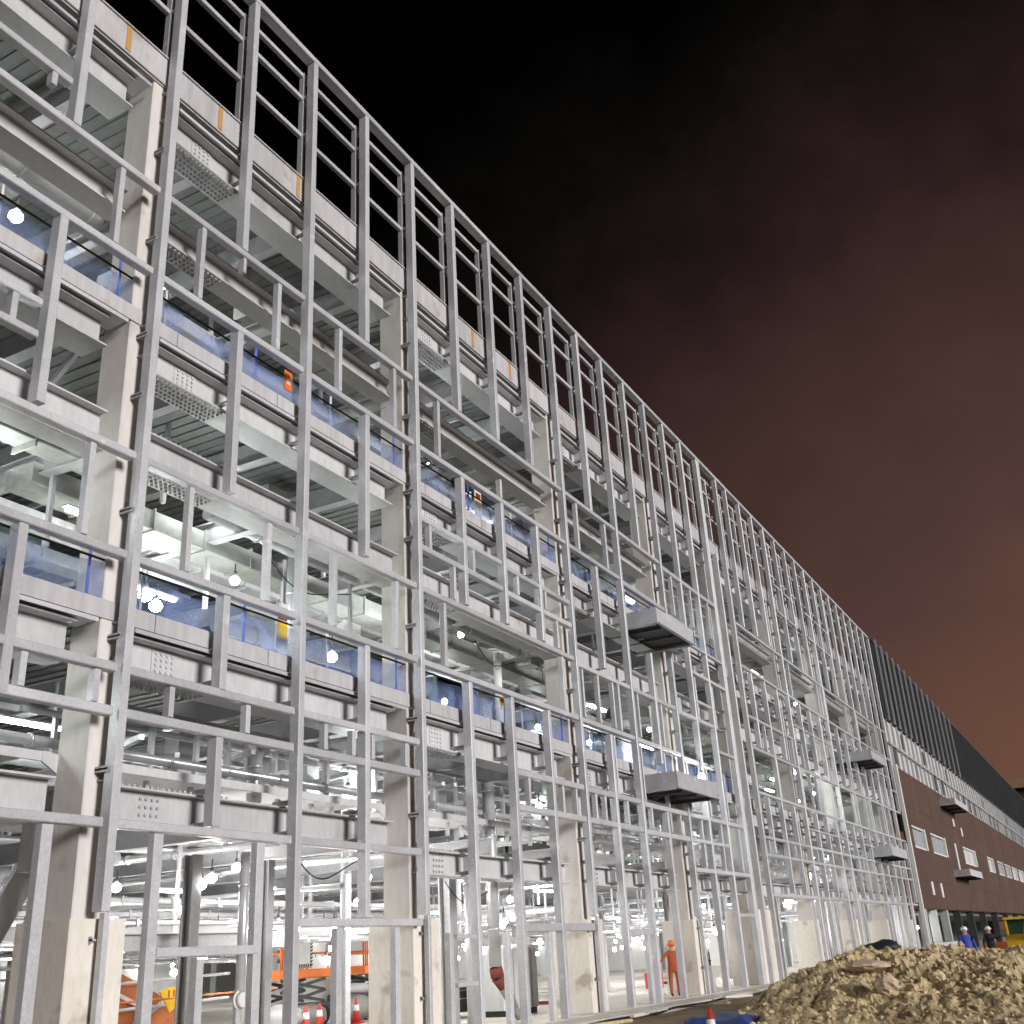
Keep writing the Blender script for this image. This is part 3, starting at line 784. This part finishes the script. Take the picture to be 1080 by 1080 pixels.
sl = tag(b.build('canvas_sleeve', 'maroon'), 'brown canvas sleeve and grey chute below the shiny round duct', 'chute')
b = MB(); b.chain([(26.78, 1.3, -.722), (27.1, 1.2, -1.25), (27.25, 1.15, -1.55)], [.165, .12, .07], 12); b.build('chute_tail', 'greycanvas', sl)
b = MB(); b.tube((16.3, .85, -.48), (16.3, .95, -.48), .13, n=18); b.tube((16.3, .95, -.48), (16.3, .98, -.48), .16, n=18)
dsc = tag(b.build('round_gauge', 'white'), 'round pale disc fixed low on the slim pipe', 'gauge')
b = MB(); b.box(16.24, 16.36, .98, 1.05, -1.6, -.3); b.build('stand', 'zinc', dsc)

# ------------------------------------------------------------------ lamps
def lamp_proto(name, lab, r, mt, group, cord=.5):
    t = thing(name, lab, 'lamp', (0, 0, -50), group)
    b = MB(); b.blob((0, 0, 0), r, r, r * .9, amp=0.0, n=8, m=5); b.build('bulb', mt, t, local=True)
    b = MB(); b.tube((0, 0, r * .9), (0, 0, r * .9 + .12), r * .45, r * .3, n=8); b.tube((0, 0, r * .9 + .12), (0, 0, r * .9 + cord), .015, n=5); b.build('holder', 'dark', t, local=True)
    return t
up_spots = [((15.0, 2.8, 7.3), 'glowing site lamp in the middle floor net, left of the first wide column'),
    ((16.6, 4.2, 7.75), 'glowing site lamp on the middle floor just right of the first wide column'),
    ((21.9, 3.3, 7.5), 'glowing site lamp above the middle blue net, left of the second wide column'),
    ((27.2, 3.2, 9.25), 'glowing site lamp high on the middle floor just right of the second wide column'),
    ((40.0, -.35, 5.9), 'bright site lamp at the end of the lower loading platform'),
    ((62.9, 2.4, 9.6), 'bright site lamp under the middle beams of the right hand bays, upper of a pair'),
    ((64.2, 2.8, 8.2), 'bright site lamp in the right hand bays, lower of a pair'),
    ((11.4, 3.6, 14.9), 'white glare lamp near the upper left picture edge under the top floor'),
    ((27.4, 3.6, 15.2), 'white lamp washing the top floor ceiling right of the second wide column'),
    ((61.0, 1.3, 8.62), 'bright site lamp in the right hand bays, left of the close pair'),
    ((64.2, 1.3, 5.9), 'site lamp in the far right bays between two beige columns'),
    ((61.6, 1.3, 3.2), 'site lamp low in the right hand bays above the ground floor opening'),
    ((76.5, 1.3, .35), 'glaring lamp at ground level in the far bays above the soil heap'),
    ((84.5, 1.3, .5), 'glaring lamp at ground level nearest the brown wing corner'),
    ((92.0, 1.3, .35), 'lamp glowing at ground level beneath the brown wing'),
    ((21.7, 2.6, 3.9), 'small lamp at the tip of the white walkway before the second wide column')]
LP = lamp_proto('site_lamp', up_spots[0][1], .15, 'lampup', 'site lamps on the upper floors')
LP.location = (up_spots[0][0][0], up_spots[0][0][1], up_spots[0][0][2] + E)
for (x, y, z), lab in up_spots[1:]: dup(LP, (x, y, z + E), lab)
rnd = random.Random(5)
gl = lamp_proto('ground_lamp', 'bare white lamp glowing among the ground floor services', .11, 'lamp', 'bare lamps glowing through the ground floor', .3)
spots = []
for i in range(215):
    y = 2.5 + 40 * rnd.random() ** 1.5; x = 11 + y * .7 + rnd.uniform(0, 66)
    if x < 86: spots.append((x, y, rnd.uniform(.0, 2.1) + E))
spots += [(13.6, 3.6, .62 + E), (31.0, 1.9, 2.3 + E), (68.0, 3.0, 2.4 + E), (45.5, 4, 2.9 + E), (66.3, 3.0, 3.7 + E), (20.5, 5, 2.3 + E), (23, 6, 1.9 + E), (21.5, 4.5, 1.0 + E), (28, 6, .8 + E), (29, 9, 1.2 + E)]
gl.location = spots[0]
for p in spots[1:]: dup(gl, p)
sp = thing('strip_light', 'white strip light glowing under the ground floor ceiling', 'strip light', (0, 0, -50), 'strip lights under the ground floor ceiling')
b = MB(); b.box(-.7, .7, -.05, .05, -.035, .035); b.build('tube', 'strip', sp, local=True)
b = MB(); b.box(-.75, .75, -.09, .09, .036, .08); b.build('batten', 'white', sp, local=True)
ps = []
for i in range(60):
    y = 2.5 + 42 * rnd.random() ** 1.4; x = 9 + y * .7 + rnd.uniform(0, 70)
    if x < 85: ps.append((x, y, rnd.choice((.75, 1.5, 2.05, 2.5)) + E))
sp.location = ps[0]
for p in ps[1:]: dup(sp, p, rotz=rnd.choice((0, 0, math.pi / 2)))
su = thing('ceiling_strip', 'white strip light glowing under the upper floor ceilings', 'strip light', (0, 0, -50), 'strip lights under the upper floor ceilings')
b = MB(); b.box(-.75, .75, -.05, .05, -.035, .035); b.build('tube', 'stripup', su, local=True)
b = MB(); b.box(-.8, .8, -.09, .09, .036, .08); b.build('batten', 'white', su, local=True)
ps = []
for zc in (8.5, 14.0, 4.6):
    for i in range(19):
        y = rnd.choice((2.6, 4.1, 5.5, 7.5, 11.5)); x = 9.5 + i * 4.0 + rnd.uniform(-.8, .8)
        ps.append((x, y, zc + rnd.uniform(-.1, .15) + E))
ub = lamp_proto('floor_lamp', 'small bare lamp hung beneath the upper floor steel', .11, 'lampup', 'small bare lamps on the upper floors', .3)
us = []
for zc in (8.3, 13.9, 4.5, 15.6, 9.9):
    for i in range(11):
        us.append((10 + i * 6.6 + rnd.uniform(-2, 2), rnd.choice((2.2, 3.4, 5.2, 8.0)), zc + rnd.uniform(-.3, .2) + E))
ub.location = us[0]
for p in us[1:]: dup(ub, p)
su.location = ps[0]
for p in ps[1:]: dup(su, p)

# ------------------------------------------------------------------ signs tied to the guard rails
def signboard(x, y, z, h, lab, seed):
    t = thing('safety_board', lab, 'sign', (x, y, z + E))
    b = MB(); b.box(-.19, .19, 0, .03, 0, h); b.build('board', 'white', t, local=True)
    b = MB(); b.box(-.14, .14, -.006, -.001, h * .72, h * .93); b.build('dark_panel', 'signred', t, local=True)
    b = MB(); b.box(-.15, .15, -.006, -.001, h * .42, h * .70); b.build('yellow_panel', 'yellow', t, local=True)
    b = MB(); b.box(-.16, .16, -.006, -.001, .03, h * .12); b.build('red_strip', 'red', t, local=True)
    return t
signboard(17.15, .95, 5.95, 1.35, 'white board with dark and yellow panels standing at the middle floor net', 1)
signboard(25.35, .62, 11.82, 1.0, 'yellow and white board behind the upper blue net, right of the second column', 2)
t = thing('warning_tag', 'small orange tag tied to the upper net near the second full height mullion', 'sign', (16.5, .44, 12.1 + E))
b = MB(); b.box(-.13, .13, 0, .02, 0, .48); b.build('tag_plate', 'orange', t, local=True)
b = MB(); b.box(-.06, .06, -.006, -.001, .15, .33); b.build('pale_symbol', 'white', t, local=True)
t = thing('warning_tag', 'small yellow tag hanging in the middle floor net right of the second column', 'sign', (25.9, .46, 6.35 + E))
b = MB(); b.prism([(-.14, .36), (0, 0), (.14, .36)], 0, .02); b.build('tag_plate', 'yellow', t, local=True)
b = MB(); b.box(-.05, .05, -.006, -.001, .2, .3); b.build('dark_symbol', 'signred', t, local=True)

# ------------------------------------------------------------------ ground floor clutter
t = thing('rusty_ramp', 'rust orange sloping steel hopper inside the door opening on the left', 'hopper', (17.3, 5.2, -1.1 + E))
b = MB(); b.prism([(-1.6, 0), (2.2, 0), (1.6, .55), (-.3, 1.35), (-1.6, 1.75)], 0, .9); b.build('hopper_body', 'rust', t, local=True)
for z in (.45, .95):
    b = MB(); b.tube((-1.9, -.3, z), (3.0, -.3, z + .12), .035, n=6); b.build('guard_bar', 'edge', t, local=True)
b = MB(); b.bar((-1.2, -.12, 1.25), (.6, -.12, .5), .06, .08); b.bar((.4, -.12, .2), (1.7, -.12, .8), .06, .08); b.build('brace', 'edge', t, local=True)
t = thing('hanging_sign', 'bright yellow board of odd triangular outline hanging inside the left door opening', 'sign', (17.75, 4.0, -.72 + E))
b = MB(); b.prism([(-.42, .42), (-.12, .02), (.12, .16), (.42, .25), (.42, .78), (.12, .78), (.12, .50), (-.2, .5)], 0, .03); b.build('sign_board', 'yellow', t, local=True)
b = MB()
for i in range(4): b.box(-.2 + .14 * i, -.15 + .14 * i, -.006, -.001, .3, .44)
b.build('lettering', 'rust', t, local=True)
b = MB(); b.tube((12.9, 2.9, -.44 + 0), (20.8, 3.9, -.40), .02, n=5)
tag(b.build('barrier_tape', 'orange'), 'orange barrier tape stretched across the left door opening', 'barrier tape')
def lift(loc, lab, board):
    t = thing('scissor_lift', lab, 'scissor lift', loc)
    b = MB(); b.cbox(-1.2, 1.2, -.5, .5, .25, .6, 'x', .04); b.build('chassis', 'dark', t, local=True)
    for x in (-.85, .85):
        for y in (-.52, .42):
            b = MB(); b.tube((x, y, .25), (x, y + .1, .25), .25, n=14); b.build('wheel', 'black', t, local=True)
    b = MB()
    for k in range(2):
        z = .65 + .32 * k
        for y in (-.4, .38): b.bar((-1, y, z), (1, y, z + .3), .05, .08); b.bar((-1, y + .06, z + .3), (1, y + .06, z), .05, .08)
    b.build('scissor_arms', 'dark', t, local=True)
    b = MB(); b.cbox(-1.25, 1.25, -.5, .5, 1.3, 1.55, 'x', .03); b.build('platform', 'orange', t, local=True)
    b = MB()
    for z in (2.0, 2.5):
        for y in (-.48, .48): b.tube((-1.2, y, z), (1.2, y, z), .03, n=6)
        for x in (-1.2, 1.2): b.tube((x, -.48, z), (x, .48, z), .03, n=6)
    for x in (-1.2, 0, 1.2):
        for y in (-.48, .48): b.tube((x, y, 1.55), (x, y, 2.5), .03, n=6)
    b.build('guard_rail', 'orange', t, local=True)
    if board:
        b = MB(); b.box(-1.0, .15, -.56, -.53, 1.62, 2.75); bo = b.build('white_panel', 'white', t, local=True)
        b = MB()
        for i in range(11):
            z = 1.62 + i * .1; 
            for x in (-1.0, .05): b.quadbox([(x, -.575, z), (x + .1, -.575, z + .04), (x + .1, -.562, z + .04), (x, -.562, z), (x, -.575, z + .05), (x + .1, -.575, z + .09), (x + .1, -.562, z + .09), (x, -.562, z + .05)])
            x = -.98 + i * .1
            for z in (1.62, 2.66): b.quadbox([(x, -.575, z), (x + .05, -.575, z), (x + .05, -.562, z), (x, -.562, z), (x + .03, -.575, z + .08), (x + .08, -.575, z + .08), (x + .08, -.562, z + .08), (x + .03, -.562, z + .08)])
        b.build('hazard_stripes', 'black', bo, local=True)
        b = MB(); b.box(-1.04, .19, -.53 + .003, -.51, 1.58, 2.79); b.build('orange_border', 'orange', bo, local=True)
    return t
lift((27.6, 9.0, .1), 'orange scissor lift with hazard striped white panel, behind the left ground rail', True)
lift((32.6, 9.6, .1), 'orange scissor lift with pale load, directly left of the second pedestal', True)
lift((36.2, 13.0, .1), 'orange lift half seen just right of the second pedestal', False)
# cones
def cone(loc, lab, group=None):
    t = thing('traffic_cone', lab, 'traffic cone', loc, group)
    b = MB(); b.tube((0, 0, .04), (0, 0, .68), .14, .03, n=14); b.build('cone_body', 'red', t, local=True)
    b = MB(); b.tube((0, 0, .34), (0, 0, .5), .094, .07, n=14); b.build('white_band', 'helmet', t, local=True)
    b = MB(); b.cbox(-.19, .19, -.19, .19, 0, .04, 'z', .03); b.build('cone_base', 'red', t, local=True)
    return t
c0 = cone((19.6, -6.8, 0.0), 'red and white cone on bare ground beside the blue tarpaulin')
for p, lab in (((24.6, 6.1, .1), 'red cone farthest left among the clutter behind the third full mullion'), ((25.8, 6.6, .1), 'red cone in front of the pale sacks on the ground floor'), ((28.3, 7.2, .1), 'red cone beside the grey bundle left of the second pedestal'), ((30.2, 8.0, .1), 'red cone right against the second pedestal seen from the yard')):
    dup(c0, p, lab)
# sacks and bundles
for i, (p, s, mt, lab) in enumerate([((25.8, 7.9, .42), (.7, .5, .32), 'palecloth', 'pale lumpy sack lying left of the grey bundles'), ((27.2, 8.2, .4), (.8, .5, .3), 'greycanvas', 'grey canvas bundle on the floor under the hazard panel'),
        ((29.6, 8.3, .48), (.9, .5, .38), 'greycanvas', 'big grey bundle by the second pedestal'), ((29.9, 8.4, 1.0), (.7, .4, .16), 'palecloth', 'flat pale sack lying on top of the big grey bundle')]):
    b = MB(); b.blob((p[0], p[1], p[2] - E), *s, seed=i + 2, amp=.3, n=14, m=9); b.s = [True] * len(b.s); tag(b.build('sack', mt), lab, 'sack')
# tank / container
t = thing('metal_tank', 'tall grey sheet metal tank on short feet in the third bay', 'tank', (30.3, 3.2, .1))
b = MB(); b.cbox(-1.15, .95, -.6, .7, .16, 1.78, 'z', .06); b.build('tank_body', 'tank', t, local=True)
b = MB(); b.cbox(-.6, .9, -.63, .72, 1.782, 1.9, 'x', .03); b.build('lid', 'white', t, local=True)
for x in (-.9, .0, .7):
    b = MB(); b.box(x - .16, x + .16, -.55, .6, 0, .155); b.build('foot', 'black', t, local=True)
b = MB()
for x in (-.6, -.05, .5): b.box(x, x + .03, -.625, -.601, .2, 1.74)
b.build('seam', 'flange', t, local=True)
# cart
t = thing('tool_chest', 'dark grey wheeled tool chest just right of the second pedestal', 'tool chest', (29.6, 4.6, .1))
b = MB(); b.cbox(-.6, .6, -.4, .4, .15, .95, 'z', .04); b.build('chest_body', 'dark', t, local=True)
b = MB(); b.box(-.55, .55, -.42, -.401, .5, .53); b.box(-.55, .55, -.42, -.401, .72, .75); b.build('drawer_front', 'flange', t, local=True)
for x in (-.45, .45):
    for y in (-.3, .3):
        b = MB(); b.tube((x, y - .04, .08), (x, y + .04, .08), .08, n=10); b.build('wheel', 'black', t, local=True)
# racks near bay five
for i, (x, lab) in enumerate(((43.2, 'black metal rack with slatted top near the red crates'), (44.9, 'black metal rack nearest the expansion joint columns'))):
    t = thing('metal_rack', lab, 'rack', (x, 2.4, .1))
    for a_ in (-.55, .55):
        for c_ in (-.35, .35):
            b = MB(); b.box(a_ - .03, a_ + .03, c_ - .03, c_ + .03, 0, 1.0 + .3 * i); b.build('leg', 'black', t, local=True)
    for z in (.35, .75 + .2 * i):
        b = MB(); b.box(-.6, .6, -.4, .4, z, z + .05); b.build('shelf', 'black', t, local=True)
    b = MB()
    for q in range(6): b.box(-.5 + q * .2, -.46 + q * .2, -.37, -.34, .82 + .2 * i, 1.1 + .3 * i)
    b.build('slats', 'dark', t, local=True)
b = MB(); b.box(46.0, 46.6, 4.6, 5.2, -1.6, -1.0); b.box(46.05, 46.1, 4.58, 4.6 - .002, -1.5, -1.05)
tag(b.build('crate', 'red'), 'red crate behind the black racks', 'crate')
b = MB(); b.box(46.1, 46.3, 4.7, 4.9, -.998, -.6)
tag(b.build('fire_point', 'red'), 'small red box standing on the red crate', 'box')
# pallets of boards
for i, (x, y, lab) in enumerate(((36.6, 4.5, 'low pale stack of boards in the fourth bay'), (37.6, 8.5, 'pale stack of boards deeper in the fourth bay'), (22.5, 9.5, 'pale stack of boards behind the left ground rail'), (19.6, 8.0, 'pale stack of boards behind the yellow sign'), (52, 6, 'pale stack of boards beyond the expansion joint'))):
    t = thing('board_stack', lab, 'board stack', (x, y, .1))
    for q in range(5):
        b = MB(); b.box(-1.2 + .02 * (q % 3), 1.2 + .03 * (q % 2), -.5, .5, .12 + q * .09, .2 + q * .09); b.build('board', ('white', 'edge', 'concrete')[q % 3], t, local=True)
    b = MB()
    for xx in (-1, 0, 1): b.box(xx - .05, xx + .05, -.5, .5, 0, .115)
    b.build('bearer', 'rust', t, local=True)

# ------------------------------------------------------------------ people
def person(loc, lab, top, legs, joints, rotz=0, headcol='helmet', scale=1.0):
    t = thing('person', lab, 'person', loc, rotz=rotz)
    me = bpy.data.meshes.new('body'); 
    V = [Vector(p) * scale for p in joints['v']]
    me.from_pydata(V, joints['e'], [])
    o = bpy.data.objects.new('body', me); COL.objects.link(o)
    md = o.modifiers.new('skin', 'SKIN'); md.use_smooth_shade = True
    for i, sv in enumerate(me.skin_vertices[0].data): sv.radius = (joints['r'][i] * scale,) * 2; sv.use_root = (i == 0)
    o.modifiers.new('sub', 'SUBSURF').levels = 1
    dg = bpy.context.evaluated_depsgraph_get(); dg.update()
    m2 = bpy.data.meshes.new_from_object(o.evaluated_get(dg)); bpy.data.objects.remove(o)
    m2.name = 'body'
    m2.materials.clear(); m2.materials.append(M[top]); m2.materials.append(M[legs]); m2.materials.append(M['skin']); m2.materials.append(M['black'])
    for p in m2.polygons:
        c = p.center / scale; p.use_smooth = True
        if c.z > 1.47: p.material_index = 2
        elif c.z < .1: p.material_index = 3
        elif c.z < .86 and abs(c.x) < .33: p.material_index = 1
    o = bpy.data.objects.new('body', m2); COL.objects.link(o); o.parent = t
    hx = V[4]
    b = MB(); b.blob((hx.x, hx.y, hx.z + .03), .135 * scale, .15 * scale, .12 * scale, amp=0.0, n=12, m=8); b.tube((hx.x, hx.y - .03, hx.z + .0), (hx.x, hx.y - .03, hx.z + .02), .165 * scale, n=14); b.build('helmet', headcol, t, local=True)
    return t
def skel(la=((-.3, 0, 1.15), (-.33, -.08, .9), (-.33, -.12, .8)), ra=((.3, 0, 1.15), (.33, -.08, .9), (.33, -.12, .8)), lean=0.0, step=.08):
    v = [(0, 0, .93), (0, lean * .4, 1.12), (0, lean, 1.38), (0, lean * 1.1, 1.5), (0, lean * 1.2, 1.66)]
    r = [.15, .15, .145, .06, .105]
    e = [(0, 1), (1, 2), (2, 3), (3, 4)]
    for s, arm in ((-1, la), (1, ra)):
        b = len(v); v.append((s * .19, lean, 1.38)); r.append(.075); e.append((2, b))
        for i, p in enumerate(arm): v.append(p); r.append((.058, .045, .04)[i]); e.append((len(v) - 2, len(v) - 1))
        b = len(v); v += [(s * .11, 0, .84), (s * .12, -step * s, .48), (s * .13, step * s * .3, .08), (s * .13, -.14 + step * s * .3, .04)]
        r += [.098, .075, .055, .05]; e += [(0, b), (b, b + 1), (b + 1, b + 2), (b + 2, b + 3)]
    return dict(v=v, e=e, r=r)
person((38.35, .95, .1), 'worker in orange overalls leaning beside the fourth pedestal', 'orangecloth', 'orangecloth', skel(la=((-.33, -.15, 1.25), (-.45, -.38, 1.15), (-.5, -.46, 1.15)), lean=-.06), rotz=R(-60), headcol='orange')
person((53.0, -7.0, .0), 'worker in a blue jacket and pale trousers behind the soil heap', 'bluejacket', 'palecloth', skel(la=((-.33, .02, 1.12), (-.36, -.03, .92), (-.36, -.06, .84))), rotz=R(-70), scale=1.02)
person((60.5, -7.15, .0), 'worker in dark clothes and white helmet near the orange barriers', 'darkcloth', 'darkcloth', skel(ra=((.34, -.1, 1.2), (.42, -.3, 1.3), (.45, -.38, 1.35))), rotz=R(-80))

# ------------------------------------------------------------------ yard: barriers, machine, tarpaulin, soil heap
def barrier(loc, lab, rz):
    t = thing('plastic_barrier', lab, 'barrier', loc, 'orange barriers beyond the soil heap', rz)
    b = MB(); b.prism([(-.75, .1), (-.7, 0), (.7, 0), (.75, .1), (.72, 1.0), (-.72, 1.0)], -.2, .2); b.build('barrier_body', 'orange', t, local=True)
    b = MB(); b.box(-.6, .6, -.215, -.201, .55, .75); b.build('reflective_band', 'helmet', t, local=True)
    return t
barrier((66.0, -6.9, 0), 'orange plastic barrier left of the worker in dark clothes', R(70))
barrier((64.0, -7.6, 0), 'orange plastic barrier right of the worker in dark clothes', R(80))
barrier((70.0, -8.0, 0), 'farthest orange plastic barrier near the machine', R(60))
t = thing('mini_excavator', 'yellow digger with glazed cab half cut by the right picture edge', 'excavator', (63.0, -9.3, 0))
b = MB(); b.cbox(-1.1, 1.1, .2, 1.55, .75, 1.35, 'x', .08); b.build('engine_body', 'yellow', t, local=True)
b = MB()
for x in (-.75, .75):
    for y in (.3, 1.45): b.box(x - .05, x + .05, y - .05, y + .05, 1.35, 2.05)
b.box(-.85, .85, .2, 1.55, 2.05, 2.16); b.build('cab_frame', 'yellow', t, local=True)
b = MB(); b.box(-.7, .7, .33, 1.42, 1.36, 2.04); b.build('cab_glass', 'glass', t, local=True)
for y in (.1, 1.3):
    b = MB(); b.prism([(-1.2, .2), (-.95, 0), (.95, 0), (1.2, .2), (1.2, .45), (.95, .62), (-.95, .62), (-1.2, .45)], y, y + .36); b.build('track', 'black', t, local=True)
b = MB(); b.box(-.8, .8, .5, 1.3, .6, .745); b.build('undercarriage', 'helmet', t, local=True)
b = MB(); b.bar((-1.0, .6, 1.2), (-2.2, .2, 2.4), .2, .28); b.bar((-2.2, .2, 2.4), (-2.9, -.1, 1.0), .16, .22); b.build('boom', 'yellow', t, local=True)
b = MB(); b.prism([(-3.2, .95), (-2.7, .95), (-2.65, .5), (-3.0, .25), (-3.35, .5)], -.35, .15); b.build('bucket', 'dark', t, local=True)
# pale hoarding along the brown wing
for i in range(5):
    b = MB(); x = 78 + i * 4.1
    b.cbox(x, x + 4, -1.5, -1.42, -1.7, -.75, 'x', .02); tag(b.build('hoarding_panel', 'sheath'), 'pale low hoarding panel standing beyond the soil heap', 'hoarding', 'hoarding panels beyond the soil heap')
rr = random.Random(9)
for i, (x, y, l, a_) in enumerate(((22.5, -1.6, 2.4, 6), (26.4, -1.9, 1.5, -14), (29.8, -1.5, 2.8, 3), (33.5, -2.3, 1.2, 40), (37.0, -1.7, 2.0, -8), (41.5, -1.9, 1.6, 15))):
    t = MB(); ca, sa = math.cos(R(a_)), math.sin(R(a_))
    t.bar((x - l / 2 * ca, y - l / 2 * sa, -1.66 + .02 * i), (x + l / 2 * ca, y + l / 2 * sa, -1.64), .12, .07)
    tag(t.build('timber_offcut', 'soil' if i % 2 else 'concrete'), 'timber offcut lying in the mud along the pavement edge', 'timber', 'timber offcuts along the pavement')
t = MB(); pts = [(22 + i * .6, -1.35 + .16 * math.sin(i * .8) + .1 * math.sin(i * .37), -1.60 if -1.35 + .16 * math.sin(i * .8) + .1 * math.sin(i * .37) > -1.1 else -1.66) for i in range(36)]
t.chain(pts, [.03] * 36, 6); tag(t.build('hose', 'black'), 'black hose snaking over the mud in front of the pavement', 'hose')
for i, (x, y, z, l) in enumerate(((13.0, 1.3, 14.0, 3.0), (17.2, 1.5, 8.55, 3.4), (22.6, 1.4, 14.0, 4.0), (26.0, 1.3, 8.5, 3.0), (31.5, 1.4, 8.5, 4.2), (18.0, 1.2, 2.2, 2.6), (24.0, 1.3, 1.8, 3.0))):
    t = MB(); n_ = 12
    t.chain([(x + l * q / n_, y + .2 * q / n_, z - .45 * math.sin(math.pi * q / n_) - .1 * math.sin(2 * math.pi * q / n_)) for q in range(n_ + 1)], [.016] * (n_ + 1), 5)
    tag(t.build('loose_cable', 'black'), 'thin black cable sagging beneath the floor steel behind the frame', 'cable', 'loose cables beneath the floors')
# tarpaulin over materials
tp = MB(); n = 18
for j in range(n + 1):
    for i in range(n + 1):
        u, v = i / n, j / n
        x = 24.0 + 2.3 * u; y = -6.1 + 1.7 * v
        hgt = .22 * min(1, 6 * min(u, 1 - u, v, 1 - v)) + .09 * noise.noise(Vector((x * 2.2, y * 2.2, 0))) + .04 * noise.noise(Vector((x * 6, y * 6, 2)))
        tp.v.append((x + .05 * noise.noise(Vector((y * 3, 0, 1))), y, -1.72 + max(.0, hgt)))
for j in range(n):
    for i in range(n):
        a_ = j * (n + 1) + i; tp.f.append((a_, a_ + 1, a_ + n + 2, a_ + n + 1)); tp.s.append(True)
tag(tp.build('tarpaulin', 'tarp'), 'crumpled dark blue tarpaulin on the ground at the foot of the soil heap', 'tarpaulin')

# soil heap
def heap(x, y):
    sm = lambda t: max(0.0, min(1.0, t)) ** 1.0
    wob = .5 * noise.noise(Vector((x * .3, y * .3, 7)))
    f = sm((x - 23.5 + wob) / 4.6) * sm((38 - x) / 5) * sm((-4.3 - y + wob) / 3.1) * sm((y + 21) / 4)
    h = 1.36 * f ** .8 - .055 * max(0.0, -7.4 - y) * min(1, f * 2)
    nz = .20 * noise.noise(Vector((x * .6, y * .6, 1))) + .13 * noise.noise(Vector((x * 1.5, y * 1.5, 5))) + .13 * noise.noise(Vector((x * 3.3, y * 3.3, 9))) + .07 * noise.noise(Vector((x * 7, y * 7, 2))) + .035 * noise.noise(Vector((x * 15, y * 15, 2)))
    rd = (1 - abs(noise.noise(Vector((x * 2.1 + .4 * y, y * 2.6, 4))))) ** 3 * .09 + (1 - abs(noise.noise(Vector((x * 5.5, y * 5.5, 8))))) ** 3 * .06
    vor = noise.cell(Vector((x * 6 + 2 * noise.noise(Vector((x * 2, y * 2, 0))), y * 6, 1))) * .012
    return -1.90 + h + (nz + rd + vor) * min(1, .15 + h)
sh = MB(); NXh, NYh = 280, 320
for j in range(NYh + 1):
    for i in range(NXh + 1):
        x = 22.8 + 15 * i / NXh; y = -20.5 + 17 * j / NYh
        sh.v.append((x, y, heap(x, y)))
for j in range(NYh):
    for i in range(NXh):
        a_ = j * (NXh + 1) + i; sh.f.append((a_, a_ + 1, a_ + NXh + 2, a_ + NXh + 1)); sh.s.append(False)
tag(sh.build('soil_heap', 'soil'), 'heap of pale brown dug soil in the lower right of the yard', 'soil heap')
cl = MB(); r = random.Random(4)
for i in range(3200):
    x = 23.4 + 12 * r.random() ** 1.3; y = r.uniform(-17, -4.4); z = heap(x, y)
    if z < -1.68 and r.random() < .8: continue
    s = .018 + .06 * r.random() ** 3.4
    cl.blob((x, y, z + s * .2), s * r.uniform(.8, 1.5), s * r.uniform(.8, 1.5), s * r.uniform(.6, 1), seed=i * .37, amp=.55, n=6, m=4)
o = cl.build('soil_clods', 'clod'); o['kind'] = 'stuff'
for i, (x, y, s, mt, lab) in enumerate([(25.6, -8.7, .26, 'palerock', 'large pale rounded clay lump on the front of the soil heap'), (27.4, -8.0, .3, 'palerock', 'long flat pale slab of clay on the left crest of the heap'),
        (25.4, -10.6, .2, 'clod', 'brown clay lump low on the right front of the heap'), (26.6, -9.6, .17, 'clod', 'brown clay lump at mid height of the heap')]):
    b = MB(); b.blob((x, y, heap(x, y) + s * .35), s * (1.5 if i == 1 else 1), s * (1.6 if i == 1 else .9), s * (.45 if i == 1 else .8), seed=i + 11, amp=.35, n=16, m=10)
    tag(b.build('clay_lump', mt), lab, 'clay lump')
b = MB(); b.blob((31.8, -7.6, heap(31.8, -7.6) + .2), .5, .5, .22, seed=3, amp=.3, n=14, m=8); b.s = [True] * len(b.s)
tag(b.build('black_bag', 'black'), 'black bag lying on the top of the soil heap', 'bag')
